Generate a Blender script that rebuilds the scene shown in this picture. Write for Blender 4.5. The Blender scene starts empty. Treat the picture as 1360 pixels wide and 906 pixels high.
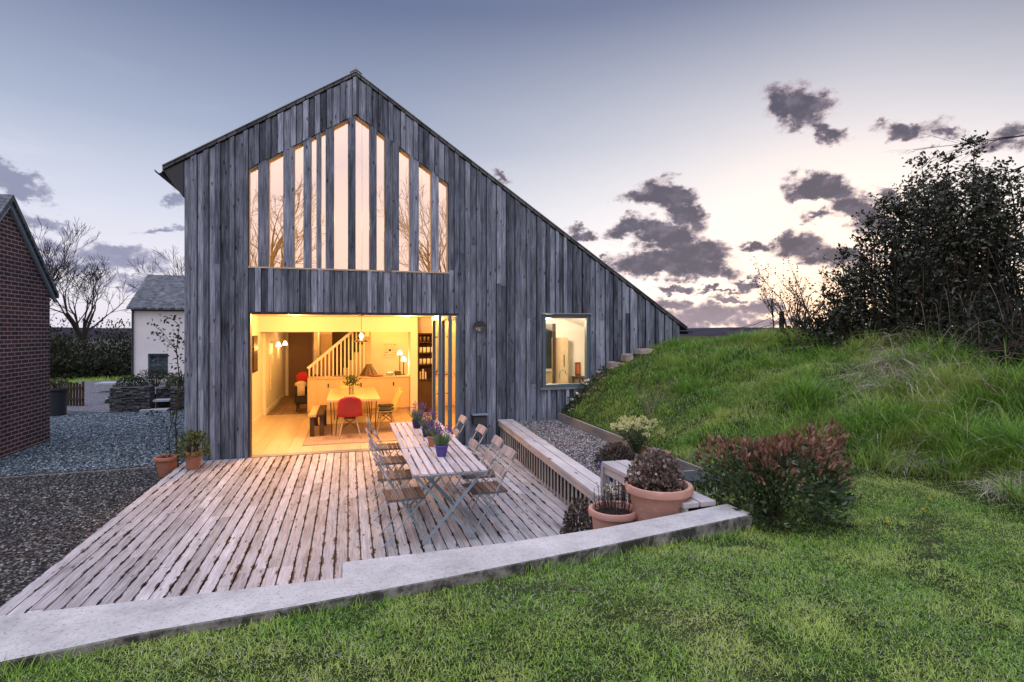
import bpy, math, random
import numpy as np
from mathutils import Vector, Matrix

# ------------------------------------------------------------------ camera
R = math.radians
YAW = math.atan(217 / 740.0)
CAM = Vector((2.547, -10.135, 2.1))
sc = bpy.context.scene
COL = sc.collection
cam_d = bpy.data.cameras.new('camera')
cam = bpy.data.objects.new('camera', cam_d)
COL.objects.link(cam)
cam.location = CAM
cam.rotation_euler = (R(90), 0, -YAW)
cam_d.sensor_width = 36
cam_d.lens = 36 * 740 / 1360.0
cam_d.shift_y = -13 / 1360.0
cam_d.clip_start = 0.05
cam_d.clip_end = 9000
sc.camera = cam
sc.view_settings.view_transform = 'Standard'
sc.view_settings.look = 'None'
sc.view_settings.gamma = 1
sc.view_settings.exposure = 0.2
sc.view_settings.use_curve_mapping = False
sc.render.engine = 'CYCLES'
sc.cycles.use_denoising = True
sc.cycles.max_bounces = 7
sc.cycles.diffuse_bounces = 3
sc.cycles.glossy_bounces = 3
sc.cycles.transmission_bounces = 4
sc.cycles.transparent_max_bounces = 12
sc.cycles.caustics_reflective = False
sc.cycles.caustics_refractive = False
sc.cycles.sample_clamp_indirect = 4.0


def L(r, g, b, a=1):
    f = lambda v: ((v / 255.0 + 0.055) / 1.055) ** 2.4 if v > 10 else v / 255.0 / 12.92
    return (f(r), f(g), f(b), a)


# ------------------------------------------------------------------ node helper
class G:
    def __init__(self, nt):
        self.nt = nt
        self.n = nt.nodes
        self.n.clear()

    def put(self, sock, v):
        if isinstance(v, bpy.types.NodeSocket):
            self.nt.links.new(v, sock)
        elif v is not None:
            try:
                sock.default_value = v
            except Exception:
                sock.default_value = (v, v, v) if len(sock.default_value) == 3 else (v, v, v, 1)

    def add(self, typ, out=0, props=None, **kw):
        nd = self.n.new(typ)
        for k, v in (props or {}).items():
            setattr(nd, k, v)
        for k, v in kw.items():
            key = int(k[1:]) if k[0] == 'i' and k[1:].isdigit() else k.replace('_', ' ')
            self.put(nd.inputs[key], v)
        self.last = nd
        return nd.outputs[out]

    def math(self, op, a, b=None, c=None, clamp=False):
        nd = self.n.new('ShaderNodeMath')
        nd.operation = op
        nd.use_clamp = clamp
        for i, v in enumerate((a, b, c)):
            if v is not None:
                self.put(nd.inputs[i], v)
        return nd.outputs[0]

    def vmath(self, op, a, b=None, out=0):
        nd = self.n.new('ShaderNodeVectorMath')
        nd.operation = op
        self.put(nd.inputs[0], a)
        if b is not None:
            self.put(nd.inputs[1], b)
        return nd.outputs[out]

    def mix(self, f, a, b, blend='MIX'):
        nd = self.n.new('ShaderNodeMix')
        nd.data_type = 'RGBA'
        nd.blend_type = blend
        self.put(nd.inputs[0], f)
        self.put(nd.inputs[6], a)
        self.put(nd.inputs[7], b)
        return nd.outputs[2]

    def ramp(self, f, stops, interp='LINEAR'):
        nd = self.n.new('ShaderNodeValToRGB')
        cr = nd.color_ramp
        cr.interpolation = interp
        while len(cr.elements) < len(stops):
            cr.elements.new(0.5)
        for e, (p, c) in zip(cr.elements, stops):
            e.position = p
            e.color = c if not isinstance(c, (int, float)) else (c, c, c, 1)
        self.put(nd.inputs[0], f)
        return nd.outputs[0]

    def step(self, v, a, b, lo=0.0, hi=1.0):
        nd = self.n.new('ShaderNodeMapRange')
        nd.interpolation_type = 'SMOOTHSTEP'
        for i, x in enumerate((v, a, b, lo, hi)):
            self.put(nd.inputs[i], x)
        return nd.outputs[0]

    def noise(self, vec, scale, detail=3, rough=0.55, dist=0.0, out=0):
        return self.add('ShaderNodeTexNoise', out, Vector=vec, Scale=scale, Detail=detail, Roughness=rough, Distortion=dist)

    def scale(self, vec, s, loc=(0, 0, 0)):
        nd = self.n.new('ShaderNodeMapping')
        self.put(nd.inputs[0], vec)
        nd.inputs[1].default_value = loc
        nd.inputs[3].default_value = s
        return nd.outputs[0]


# ------------------------------------------------------------------ world
SUN_AZ = YAW + math.atan((1105 - 680) / 740.0)      # the glow behind the hedge
SUN_EL = R(2.6)
world = bpy.data.worlds.new('World')
sc.world = world
world.use_nodes = True
g = G(world.node_tree)
d = g.add('ShaderNodeTexCoord', 0)
sep = g.n.new('ShaderNodeSeparateXYZ')
g.put(sep.inputs[0], d)
sx, sy, sz = sep.outputs
el = g.math('ARCSINE', sz)
az = g.math('ARCTAN2', sx, sy)
els = g.math('DIVIDE', el, R(90))
base = g.ramp(els, [(0.0, L(226, 214, 222)), (0.05, L(240, 229, 233)), (0.12, L(202, 205, 220)), (0.20, L(152, 163, 188)),
                    (0.33, L(98, 110, 143)), (0.5, L(112, 124, 158)), (1.0, L(158, 158, 168))])
# cooler towards the west (left), warmer and whiter round the set sun
dl = g.math('SUBTRACT', az, SUN_AZ)
near_sun = g.math('MULTIPLY', g.step(g.math('ABSOLUTE', dl), 0.95, 0.0), g.step(el, 0.62, 0.02))
base = g.mix(g.math('MULTIPLY', near_sun, 0.85), base, L(255, 246, 240))
cool = g.math('MULTIPLY', g.step(dl, -0.45, -1.5), g.step(el, 0.5, 0.0))
base = g.mix(g.math('MULTIPLY', cool, 0.6), base, L(206, 212, 232))
sunv = Vector((math.sin(SUN_AZ) * math.cos(SUN_EL), math.cos(SUN_AZ) * math.cos(SUN_EL), math.sin(SUN_EL)))
sd = g.vmath('DOT_PRODUCT', d, tuple(sunv), out=1)
glow = g.math('POWER', g.math('MAXIMUM', sd, 0.0), 60.0)
base = g.mix(g.math('MULTIPLY', glow, 0.75), base, (1.25, 0.92, 0.70, 1))
base = g.mix(g.math('MULTIPLY', g.math('MULTIPLY', g.step(dl, 0.0, 0.5), g.step(el, 0.2, 0.55)), 0.75), base, L(88, 88, 110))


def azel(px, py):
    a = math.atan((px - 680) / 740.0)
    return YAW + a, math.atan((440 - py) / 740.0 * math.cos(a))


CLOUDS = [  # px, py, half width, half height, slope, weight
    (1064, 146, 46, 27, 0.35, 1), (1098, 176, 24, 12, 0.3, .7),
    (1085, 250, 50, 18, 0.25, 1), (1142, 276, 48, 26, 0.45, 1), (1090, 288, 26, 8, 0.2, .6),
    (885, 255, 40, 20, 0.15, 1), (912, 285, 34, 24, 0.6, 1), (868, 262, 50, 12, 0, .8),
    (830, 305, 30, 13, -.1, .9), (875, 312, 46, 20, 0.15, 1), (920, 330, 54, 22, .2, 1),
    (880, 350, 78, 20, 0.08, 1.1), (935, 356, 50, 17, 0.1, 1), (1000, 374, 20, 9, .2, 1),
    (1055, 325, 48, 20, 0.1, 1), (1100, 343, 50, 17, 0.1, .9), (1000, 322, 20, 8, 0, .8),
    (890, 380, 28, 6, 0, .9), (960, 384, 50, 3, 0, .8), (970, 395, 26, 7, 0, .9), (1005, 408, 34, 10, 0, .9),
    (890, 402, 28, 10, .2, .8), (940, 420, 75, 17, 0.02, .75), (1010, 430, 60, 10, 0, .7), (890, 432, 60, 9, 0, .6),
    (1200, 176, 46, 11, .05, .75), (1245, 182, 26, 8, .1, .7), (1335, 180, 34, 14, 0, .6), (1190, 258, 22, 9, .2, .6),
    (770, 315, 20, 9, .1, .8), (662, 236, 17, 8, .5, .65), (805, 340, 8, 5, 0, .5),
    (20, 238, 44, 19, .25, .85), (228, 262, 17, 13, 0, .75), (55, 292, 46, 11, .1, .55), (150, 338, 90, 17, .12, .6),
    (215, 308, 32, 5, 0, .5), (120, 350, 80, 14, .1, .5), (60, 325, 50, 10, .1, .4),
    (185, 378, 60, 9, 0, .5), (1230, 330, 60, 20, .1, .8),
]
ae = g.n.new('ShaderNodeCombineXYZ')
g.put(ae.inputs[0], az)
g.put(ae.inputs[1], el)
aev = ae.outputs[0]
wn = g.add('ShaderNodeTexNoise', 1, Vector=g.scale(aev, (1, 1.5, 1)), Scale=13.0, Detail=7.0, Roughness=0.6)
wv = g.vmath('MULTIPLY', g.vmath('SUBTRACT', wn, (0.5, 0.5, 0.5)), (0.10, 0.075, 0.0))
wn2 = g.add('ShaderNodeTexNoise', 1, Vector=g.scale(aev, (1, 1.3, 1), (3, 1, 0)), Scale=46.0, Detail=6.0, Roughness=0.65)
wv2 = g.vmath('MULTIPLY', g.vmath('SUBTRACT', wn2, (0.5, 0.5, 0.5)), (0.045, 0.036, 0.0))
aw = g.vmath('ADD', aev, g.vmath('ADD', wv, wv2))
dens = None
for (px, py, hw, hh, slp, wt) in CLOUDS:
    a0, e0 = azel(px, py)
    ca = math.cos(math.atan((px - 680) / 740.0))
    hwA, hhA = hw / 740.0 * ca * ca * 1.14, hh / 740.0 * ca * 1.2
    q = g.vmath('SUBTRACT', aw, (a0, e0, 0))
    # shear: v' = v + slope*u, then scale to a unit disc
    s2 = g.n.new('ShaderNodeSeparateXYZ')
    g.put(s2.inputs[0], q)
    u = g.math('DIVIDE', s2.outputs[0], hwA)
    v = g.math('MULTIPLY_ADD', s2.outputs[0], slp / hhA, g.math('DIVIDE', s2.outputs[1], hhA))
    r2 = g.math('ADD', g.math('MULTIPLY', u, u), g.math('MULTIPLY', v, v))
    m = g.math('MULTIPLY', g.math('SUBTRACT', 1.0, g.math('SQRT', r2)), wt)
    dens = m if dens is None else g.math('SMOOTH_MAX', dens, m, 0.12)
bill = g.noise(g.scale(aev, (1, 1.6, 1)), 60.0, 6, 0.6)
dens2 = g.math('MULTIPLY_ADD', g.math('SUBTRACT', bill, 0.5), 0.7, dens)
mask = g.step(dens2, -0.03, 0.36)
core = g.step(dens2, 0.08, 0.5)
ctex = g.noise(g.scale(aev, (1, 1.4, 1), (1, 0, 0)), 30.0, 5, 0.6)
ccol = g.mix(core, L(146, 134, 150), L(78, 74, 90))
ccol = g.mix(g.math('MULTIPLY', g.step(ctex, 0.45, 0.7), 0.7), ccol, L(122, 112, 128))
lowc = g.step(el, 0.10, 0.01)
ccol = g.mix(g.math('MULTIPLY', lowc, 0.6), ccol, L(176, 156, 168))
leftc = g.step(dl, -0.6, -1.1)
ccol = g.mix(g.math('MULTIPLY', leftc, 0.75), ccol, L(150, 154, 182))
rim = g.math('MULTIPLY', g.math('SUBTRACT', 1.0, core), near_sun)
ccol = g.mix(g.math('MULTIPLY', rim, 0.75), ccol, L(222, 196, 192))
# thin high veil
veil = g.noise(g.scale(aev, (1.2, 5, 1)), 3.0, 6, 0.6)
base = g.mix(g.math('MULTIPLY', g.math('MULTIPLY', g.step(veil, 0.5, 0.75), g.step(el, 0.45, 0.2)), 0.14), base, L(235, 228, 236))
skyc = g.mix(g.math('MULTIPLY', mask, 0.93), base, ccol)
# the eastern half of the sky, behind the camera, is the clear bright side
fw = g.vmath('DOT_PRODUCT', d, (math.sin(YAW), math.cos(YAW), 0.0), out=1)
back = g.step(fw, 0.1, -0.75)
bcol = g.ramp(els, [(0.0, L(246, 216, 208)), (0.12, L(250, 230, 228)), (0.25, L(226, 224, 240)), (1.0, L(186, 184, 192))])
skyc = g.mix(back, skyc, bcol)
gain = g.math('ADD', g.math('MULTIPLY_ADD', back, 0.1, 1.0), g.step(el, 0.6, 1.15, 0.0, 5.2))  # sky overhead, out of view, boosted as soft light on lawn and deck
below = g.step(el, -0.02, 0.0)
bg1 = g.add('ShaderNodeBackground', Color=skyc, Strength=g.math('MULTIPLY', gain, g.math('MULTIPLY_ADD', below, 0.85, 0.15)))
nish = g.add('ShaderNodeTexSky', props=dict(sky_type='NISHITA', sun_disc=False, sun_elevation=SUN_EL, sun_rotation=SUN_AZ, altitude=100, dust_density=1.0))
bg2 = g.add('ShaderNodeBackground', Color=nish, Strength=g.math('MULTIPLY', g.math('SUBTRACT', 1.0, mask), 0.012))
ws = g.add('ShaderNodeAddShader', i0=bg1, i1=bg2)
wo = g.n.new('ShaderNodeOutputWorld')
g.put(wo.inputs[0], ws)
world.cycles.sampling_method = 'MANUAL'
world.cycles.sample_map_resolution = 512

sun_d = bpy.data.lights.new('sun', 'SUN')
sun_d.energy = 0.35
sun_d.angle = R(12)
sun_d.color = (1.0, 0.78, 0.6)
sun = bpy.data.objects.new('sun', sun_d)
COL.objects.link(sun)
sun.rotation_euler = (-sunv).to_track_quat('-Z', 'Y').to_euler()

# ------------------------------------------------------------------ object helpers
rng = np.random.default_rng(7)
rnd = random.Random(11)


def wloc(o):
    v = Vector((0, 0, 0))
    while o is not None:
        v = v + o.location
        o = o.parent
    return v


def tag(o, label, cat, group=None, kind=None):
    if label:
        o['label'] = label
    if cat:
        o['category'] = cat
    if group:
        o['group'] = group
    if kind:
        o['kind'] = kind
    return o


def thing(name, label, cat, loc=(0, 0, 0), group=None):
    o = bpy.data.objects.new(name, None)
    o.empty_display_size = 0.1
    COL.objects.link(o)
    o.location = loc
    return tag(o, label, cat, group)


def link(name, me, m=None, parent=None):
    o = bpy.data.objects.new(name, me)
    COL.objects.link(o)
    if m is not None:
        for mm in (m if isinstance(m, (list, tuple)) else [m]):
            me.materials.append(mm)
    if parent is not None:
        o.parent = parent
    return o


def copy_tree(o, parent=None):
    c = o.copy()
    COL.objects.link(c)
    if parent is not None:
        c.parent = parent
    for ch in list(o.children):
        copy_tree(ch, c)
    return c


class MB:
    def __init__(self):
        self.v = []
        self.f = []
        self.m = []
        self.cm = 0

    def addf(self, pts, faces):
        b = len(self.v)
        self.v.extend([tuple(p) for p in pts])
        for f in faces:
            self.f.append([b + i for i in f])
            self.m.append(self.cm)
        return self

    def hexa(self, p):      # 4 bottom (ccw), 4 top
        return self.addf(p, [(3, 2, 1, 0), (4, 5, 6, 7), (0, 1, 5, 4), (1, 2, 6, 5), (2, 3, 7, 6), (3, 0, 4, 7)])

    def box(self, x0, x1, y0, y1, z0, z1):
        return self.hexa([(x0, y0, z0), (x1, y0, z0), (x1, y1, z0), (x0, y1, z0), (x0, y0, z1), (x1, y0, z1), (x1, y1, z1), (x0, y1, z1)])

    def obox(self, c, ax, ay, az_):
        c, ax, ay, az_ = Vector(c), Vector(ax), Vector(ay), Vector(az_)
        s = [(-1, -1), (1, -1), (1, 1), (-1, 1)]
        return self.hexa([c + ax * i + ay * j - az_ for i, j in s] + [c + ax * i + ay * j + az_ for i, j in s])

    def bar(self, p, q, w, t, up=(0, 0, 1)):     # flat bar from p to q
        p, q = Vector(p), Vector(q)
        dd = (q - p)
        n = dd.normalized()
        s = n.cross(Vector(up))
        if s.length < 1e-4:
            s = n.cross(Vector((1, 0, 0)))
        s.normalize()
        k = s.cross(n)
        return self.obox((p + q) / 2, s * w / 2, k * t / 2, dd / 2) if False else self.obox((p + q) / 2, dd / 2, s * w / 2, k * t / 2)

    def prism(self, poly, z0, z1):
        n = len(poly)
        return self.addf([(x, y, z0) for x, y in poly] + [(x, y, z1) for x, y in poly],
                         [tuple(range(n - 1, -1, -1)), tuple(range(n, 2 * n))] + [(i, (i + 1) % n, n + (i + 1) % n, n + i) for i in range(n)])

    def prismy(self, poly, y0, y1):              # polygon in x,z extruded along y
        n = len(poly)
        return self.addf([(x, y0, z) for x, z in poly] + [(x, y1, z) for x, z in poly],
                         [tuple(range(n)), tuple(range(2 * n - 1, n - 1, -1))] + [(i, n + i, n + (i + 1) % n, (i + 1) % n) for i in range(n)])

    def prismx(self, poly, x0, x1):              # polygon in y,z extruded along x
        n = len(poly)
        return self.addf([(x0, y, z) for y, z in poly] + [(x1, y, z) for y, z in poly],
                         [tuple(range(n - 1, -1, -1)), tuple(range(n, 2 * n))] + [(i, (i + 1) % n, n + (i + 1) % n, n + i) for i in range(n)])

    def tube(self, pts, rad, n=6, cap=True):
        pts = [Vector(p) for p in pts]
        if not isinstance(rad, (list, tuple)):
            rad = [rad] * len(pts)
        rings = []
        pu = None
        for i, p in enumerate(pts):
            t = (pts[min(i + 1, len(pts) - 1)] - pts[max(i - 1, 0)])
            if t.length < 1e-9:
                t = Vector((0, 0, 1))
            t.normalize()
            if pu is None:
                u = t.orthogonal().normalized()
            else:
                u = pu - t * pu.dot(t)
                u = u.normalized() if u.length > 1e-6 else t.orthogonal().normalized()
            pu = u
            w = t.cross(u)
            rings.append([p + (u * math.cos(2 * math.pi * k / n) + w * math.sin(2 * math.pi * k / n)) * rad[i] for k in range(n)])
        V = [v for r in rings for v in r]
        F = []
        for i in range(len(rings) - 1):
            for k in range(n):
                F.append((i * n + k, i * n + (k + 1) % n, (i + 1) * n + (k + 1) % n, (i + 1) * n + k))
        if cap:
            F.append(tuple(range(n - 1, -1, -1)))
            F.append(tuple(range((len(rings) - 1) * n, len(rings) * n)))
        return self.addf(V, F)

    def lathe(self, prof, c=(0, 0, 0), n=28, cap0=True, cap1=False):
        V, F = [], []
        for r, z in prof:
            for k in range(n):
                a = 2 * math.pi * k / n
                V.append((c[0] + r * math.cos(a), c[1] + r * math.sin(a), c[2] + z))
        for i in range(len(prof) - 1):
            for k in range(n):
                F.append((i * n + k, i * n + (k + 1) % n, (i + 1) * n + (k + 1) % n, (i + 1) * n + k))
        if cap0:
            F.append(tuple(range(n - 1, -1, -1)))
        if cap1:
            b = (len(prof) - 1) * n
            F.append(tuple(range(b, b + n)))
        return self.addf(V, F)

    def ball(self, c, rx, ry=None, rz=None, n=14, m=9, lump=0.0, seed=0):
        ry = ry or rx
        rz = rz or rx
        rr = random.Random(seed)
        V, F = [], []
        for i in range(m + 1):
            th = math.pi * i / m
            for k in range(n):
                a = 2 * math.pi * k / n
                s = 1 + lump * (rr.random() - .5)
                V.append((c[0] + rx * s * math.sin(th) * math.cos(a), c[1] + ry * s * math.sin(th) * math.sin(a), c[2] - rz * s * math.cos(th)))
        for i in range(m):
            for k in range(n):
                F.append((i * n + k, i * n + (k + 1) % n, (i + 1) * n + (k + 1) % n, (i + 1) * n + k))
        return self.addf(V, F)

    def build(self, name, m, parent=None, smooth=False, bevel=0.0, label=None):
        off = wloc(parent) if parent is not None else Vector((0, 0, 0))
        V = np.array(self.v, dtype=np.float32).reshape(-1, 3) - np.array(off, dtype=np.float32)
        me = bpy.data.meshes.new(name)
        me.from_pydata(V.tolist(), [], self.f)
        o = link(name, me, m, parent)
        if any(self.m):
            me.polygons.foreach_set('material_index', self.m)
        if smooth:
            me.polygons.foreach_set('use_smooth', [True] * len(me.polygons))
            if smooth != 'all':
                try:
                    me.set_sharp_from_angle(angle=R(40))
                except Exception:
                    pass
        me.update()
        if bevel:
            b = o.modifiers.new('bevel', 'BEVEL')
            b.width = bevel
            b.segments = 2
            b.limit_method = 'ANGLE'
        if label:
            o['label'] = label
        return o

    def solo(self, name, m, label, cat, loc, group=None, **kw):   # a thing that is one mesh, origin at loc
        off = np.array(loc)
        self.v = [tuple(np.array(p) - off) for p in self.v]
        o = self.build(name, m, None, **kw)
        o.location = loc
        return tag(o, label, cat, group)


def raw_mesh(name, V, F3=None, F4=None, m=None, parent=None, mats=None, smooth=False):
    """fast mesh from numpy arrays of tris and quads"""
    me = bpy.data.meshes.new(name)
    off = np.array(wloc(parent)) if parent is not None else np.zeros(3)
    V = (np.asarray(V, dtype=np.float64).reshape(-1, 3) - off).astype(np.float32)
    idx, starts, tot = [], [], 0
    if F4 is not None and len(F4):
        idx.append(np.asarray(F4, dtype=np.int32).ravel())
        starts.append(np.arange(len(F4), dtype=np.int32) * 4)
        tot = 4 * len(F4)
    if F3 is not None and len(F3):
        idx.append(np.asarray(F3, dtype=np.int32).ravel())
        starts.append(np.arange(len(F3), dtype=np.int32) * 3 + tot)
    idx = np.concatenate(idx)
    starts = np.concatenate(starts)
    me.vertices.add(len(V))
    me.vertices.foreach_set('co', V.ravel())
    me.loops.add(len(idx))
    me.loops.foreach_set('vertex_index', idx)
    me.polygons.add(len(starts))
    me.polygons.foreach_set('loop_start', starts)
    if mats is not None:
        me.polygons.foreach_set('material_index', np.asarray(mats, dtype=np.int32))
    if smooth:
        me.polygons.foreach_set('use_smooth', np.ones(len(starts), dtype=bool))
    me.update(calc_edges=True)
    return link(name, me, m, parent)


def unit(a):
    return a / np.maximum(np.linalg.norm(a, axis=-1, keepdims=True), 1e-9)


def leaf_arrays(P, D, ln, wd, fold=0.25):
    """folded diamond leaves at P pointing along D"""
    n = len(P)
    ln = np.broadcast_to(ln, (n,))[:, None]
    wd = np.broadcast_to(wd, (n,))[:, None]
    D = unit(D)
    S = unit(np.cross(D, unit(rng.normal(size=(n, 3)))))
    N = np.cross(D, S)
    mid = P + D * ln * 0.45
    V = np.stack([P, mid + S * wd * .5 + N * wd * fold, P + D * ln, mid - S * wd * .5 + N * wd * fold], axis=1).reshape(-1, 3)
    b = np.arange(n)[:, None] * 4
    F = np.concatenate([b + np.array([[0, 1, 2]]), b + np.array([[0, 2, 3]])])
    return V, F


def leaves(name, P, D, ln, wd, m, parent=None, fold=0.25):
    V, F = leaf_arrays(P, D, ln, wd, fold)
    return raw_mesh(name, V, F3=F, m=m, parent=parent)


def blades(name, P, H, W, lean, m, parent=None, seg=2, droop=0.3):
    """curved tapering grass blades rooted at P"""
    n = len(P)
    a = rng.uniform(0, 2 * np.pi, n)
    D = np.stack([np.cos(a), np.sin(a), np.zeros(n)], 1)
    S = np.stack([-np.sin(a), np.cos(a), np.zeros(n)], 1)
    tw = rng.uniform(-.9, .9, n)[:, None]
    S = unit(S + D * tw)
    H = np.broadcast_to(H, (n,))[:, None]
    W = np.broadcast_to(W, (n,))[:, None]
    lean = np.broadcast_to(lean, (n,))[:, None]
    rows = []
    for i in range(seg):
        t = i / seg
        c = P + np.array([0, 0, 1.0]) * H * (t - droop * lean * t * t) + D * H * lean * t ** 1.7
        w = W * (1 - 0.55 * t) * .5
        rows += [c - S * w, c + S * w]
    tip = P + np.array([0, 0, 1.0]) * H * (1 - droop * lean) + D * H * lean
    V = np.stack(rows + [tip], axis=1)
    k = 2 * seg + 1
    b = np.arange(n)[:, None] * k
    q = [b + np.array([[2 * i, 2 * i + 1, 2 * i + 3, 2 * i + 2]]) for i in range(seg - 1)]
    F4 = np.concatenate(q) if q else None
    F3 = b + np.array([[2 * seg - 2, 2 * seg - 1, 2 * seg]])
    return raw_mesh(name, V.reshape(-1, 3), F3=F3, F4=F4, m=m, parent=parent)


def vnoise(x, y, s, seed=0):
    """cheap smooth value noise, 0..1"""
    r = np.random.default_rng(seed).random((64, 64))
    x = np.asarray(x) * s + 1000
    y = np.asarray(y) * s + 1000
    xi, yi = np.floor(x).astype(int), np.floor(y).astype(int)
    fx, fy = x - xi, y - yi
    fx, fy = fx * fx * (3 - 2 * fx), fy * fy * (3 - 2 * fy)
    h = lambda i, j: r[i % 64, j % 64]
    return (h(xi, yi) * (1 - fx) + h(xi + 1, yi) * fx) * (1 - fy) + (h(xi, yi + 1) * (1 - fx) + h(xi + 1, yi + 1) * fx) * fy


def sst(a, b, x):
    t = np.clip((np.asarray(x, float) - a) / (b - a), 0, 1)
    return t * t * (3 - 2 * t)


# ------------------------------------------------------------------ materials
def new_mat(name):
    m = bpy.data.materials.new(name)
    m.use_nodes = True
    return m, G(m.node_tree)


def finish(g, sh, bump=None, bs=0.3, bd=0.01):
    o = g.n.new('ShaderNodeOutputMaterial')
    g.put(o.inputs[0], sh)


def principled(g, color, rough=0.6, normal=None, metal=0.0, spec=0.4, **kw):
    return g.add('ShaderNodeBsdfPrincipled', Base_Color=color, Roughness=rough, Metallic=metal, Normal=normal, **{'Specular_IOR_Level': spec}, **kw)


def plain(name, color, rough=0.6, metal=0.0, spec=0.4, var=0.12, nscale=14.0, bump=0.08, bscale=60.0):
    m, g = new_mat(name)
    co = g.add('ShaderNodeTexCoord', 3)
    n = g.noise(co, nscale, 4)
    dark = tuple(c * (1 - var * 1.6) for c in color[:3]) + (1,)
    lite = tuple(min(1, c * (1 + var)) for c in color[:3]) + (1,)
    c = g.mix(n, dark, lite)
    nb = g.noise(co, bscale, 3)
    bp = g.add('ShaderNodeBump', Strength=bump, Distance=0.01, Height=nb)
    finish(g, principled(g, c, rough, bp, metal, spec))
    return m


def wood(name, cols, axis, rough=0.75, grain=1.0, knots=1.0, bump=0.25, stain=0.0, pitch=None, island=0.55, spec=0.25, warm=None, kscale=1.0):
    """weathered timber: tone per board, grain along axis, knots, end wear"""
    m, g = new_mat(name)
    co = g.add('ShaderNodeTexCoord', 3)
    isl = g.add('ShaderNodeNewGeometry', 8)
    off = g.n.new('ShaderNodeCombineXYZ')
    g.put(off.inputs[0], g.math('MULTIPLY', isl, 37.0))
    g.put(off.inputs[1], g.math('MULTIPLY', isl, 91.0))
    g.put(off.inputs[2], g.math('MULTIPLY', isl, 53.0))
    cc = g.vmath('ADD', co, off.outputs[0])
    s = {'x': (1.2, 26, 26), 'y': (26, 1.2, 26), 'z': (26, 26, 1.2)}[axis]
    gr = g.noise(g.scale(cc, s), 2.2, 6, 0.62, 0.6)
    s2 = {'x': (0.8, 3.5, 3.5), 'y': (3.5, 0.8, 3.5), 'z': (3.5, 3.5, 0.8)}[axis]
    bl = g.noise(g.scale(cc, s2), 2.0, 4, 0.6)
    f = g.math('ADD', g.math('MULTIPLY', isl, island), g.math('ADD', g.math('MULTIPLY', g.math('SUBTRACT', gr, 0.5), 0.9 * grain), g.math('MULTIPLY', g.math('SUBTRACT', bl, 0.5), 0.8)))
    f = g.math('ADD', f, (1 - island) * 0.5)
    c = g.ramp(f, [(i / (len(cols) - 1), cc_) for i, cc_ in enumerate(cols)])
    # fine dark checks
    s3 = {'x': (1.5, 90, 90), 'y': (90, 1.5, 90), 'z': (90, 90, 1.5)}[axis]
    ck = g.step(g.noise(g.scale(cc, s3), 1.6, 4, 0.6), 0.62, 0.74)
    c = g.mix(g.math('MULTIPLY', ck, 0.55), c, tuple(x * 0.3 for x in cols[0][:3]) + (1,))
    hgt = g.math('SUBTRACT', gr, ck)
    if knots:
        s4 = {'x': (2.2, 7, 7), 'y': (7, 2.2, 7), 'z': (7, 7, 2.2)}[axis]
        vd = g.add('ShaderNodeTexVoronoi', 0, Vector=g.scale(cc, s4), Scale=kscale, Randomness=1.0)
        vn = g.noise(cc, 30, 3)
        kn = g.step(g.math('ADD', vd, g.math('MULTIPLY', g.math('SUBTRACT', vn, 0.5), 0.12)), 0.17, 0.08)
        c = g.mix(g.math('MULTIPLY', kn, 0.8 * knots), c, tuple(x * 0.22 for x in cols[0][:3]) + (1,))
    if stain:
        sp = g.n.new('ShaderNodeSeparateXYZ')
        g.put(sp.inputs[0], co)
        fr = g.math('FRACT', g.math('DIVIDE', sp.outputs[0], pitch))
        edge = g.math('ABSOLUTE', g.math('MULTIPLY_ADD', fr, 2.0, -1.0))
        sn = g.noise(g.scale(co, (7.0, 2.4, 1)), 2.0, 6, 0.7)
        big = g.noise(g.scale(co, (1, .6, 1)), 0.9, 2)
        st = g.step(g.math('ADD', g.math('MULTIPLY', edge, 0.42), g.math('MULTIPLY_ADD', big, 0.3, sn)), 1.0, 1.07)
        c = g.mix(g.math('MULTIPLY', st, stain), c, (0.012, 0.008, 0.006, 1))
    bp = g.add('ShaderNodeBump', Strength=bump, Distance=0.006, Height=hgt)
    finish(g, principled(g, c, rough, bp, 0.0, spec))
    return m


def leafmat(name, a, b, trans=0.35, rough=0.45, spec=0.4, pos=0.0, pcol=None, pscale=0.7):
    m, g = new_mat(name)
    isl = g.add('ShaderNodeNewGeometry', 8)
    c = g.mix(isl, a, b)
    if pcol is not None:
        co = g.add('ShaderNodeTexCoord', 3)
        n = g.noise(co, pscale, 4, 0.6)
        c = g.mix(g.math('MULTIPLY', g.step(n, 0.42, 0.68), pos), c, pcol)
    sh = principled(g, c, rough, None, 0, spec)
    if trans:
        tr = g.add('ShaderNodeBsdfTranslucent', Color=c)
        sh = g.add('ShaderNodeMixShader', i0=trans, i1=sh, i2=tr)
    finish(g, sh)
    return m


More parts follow.
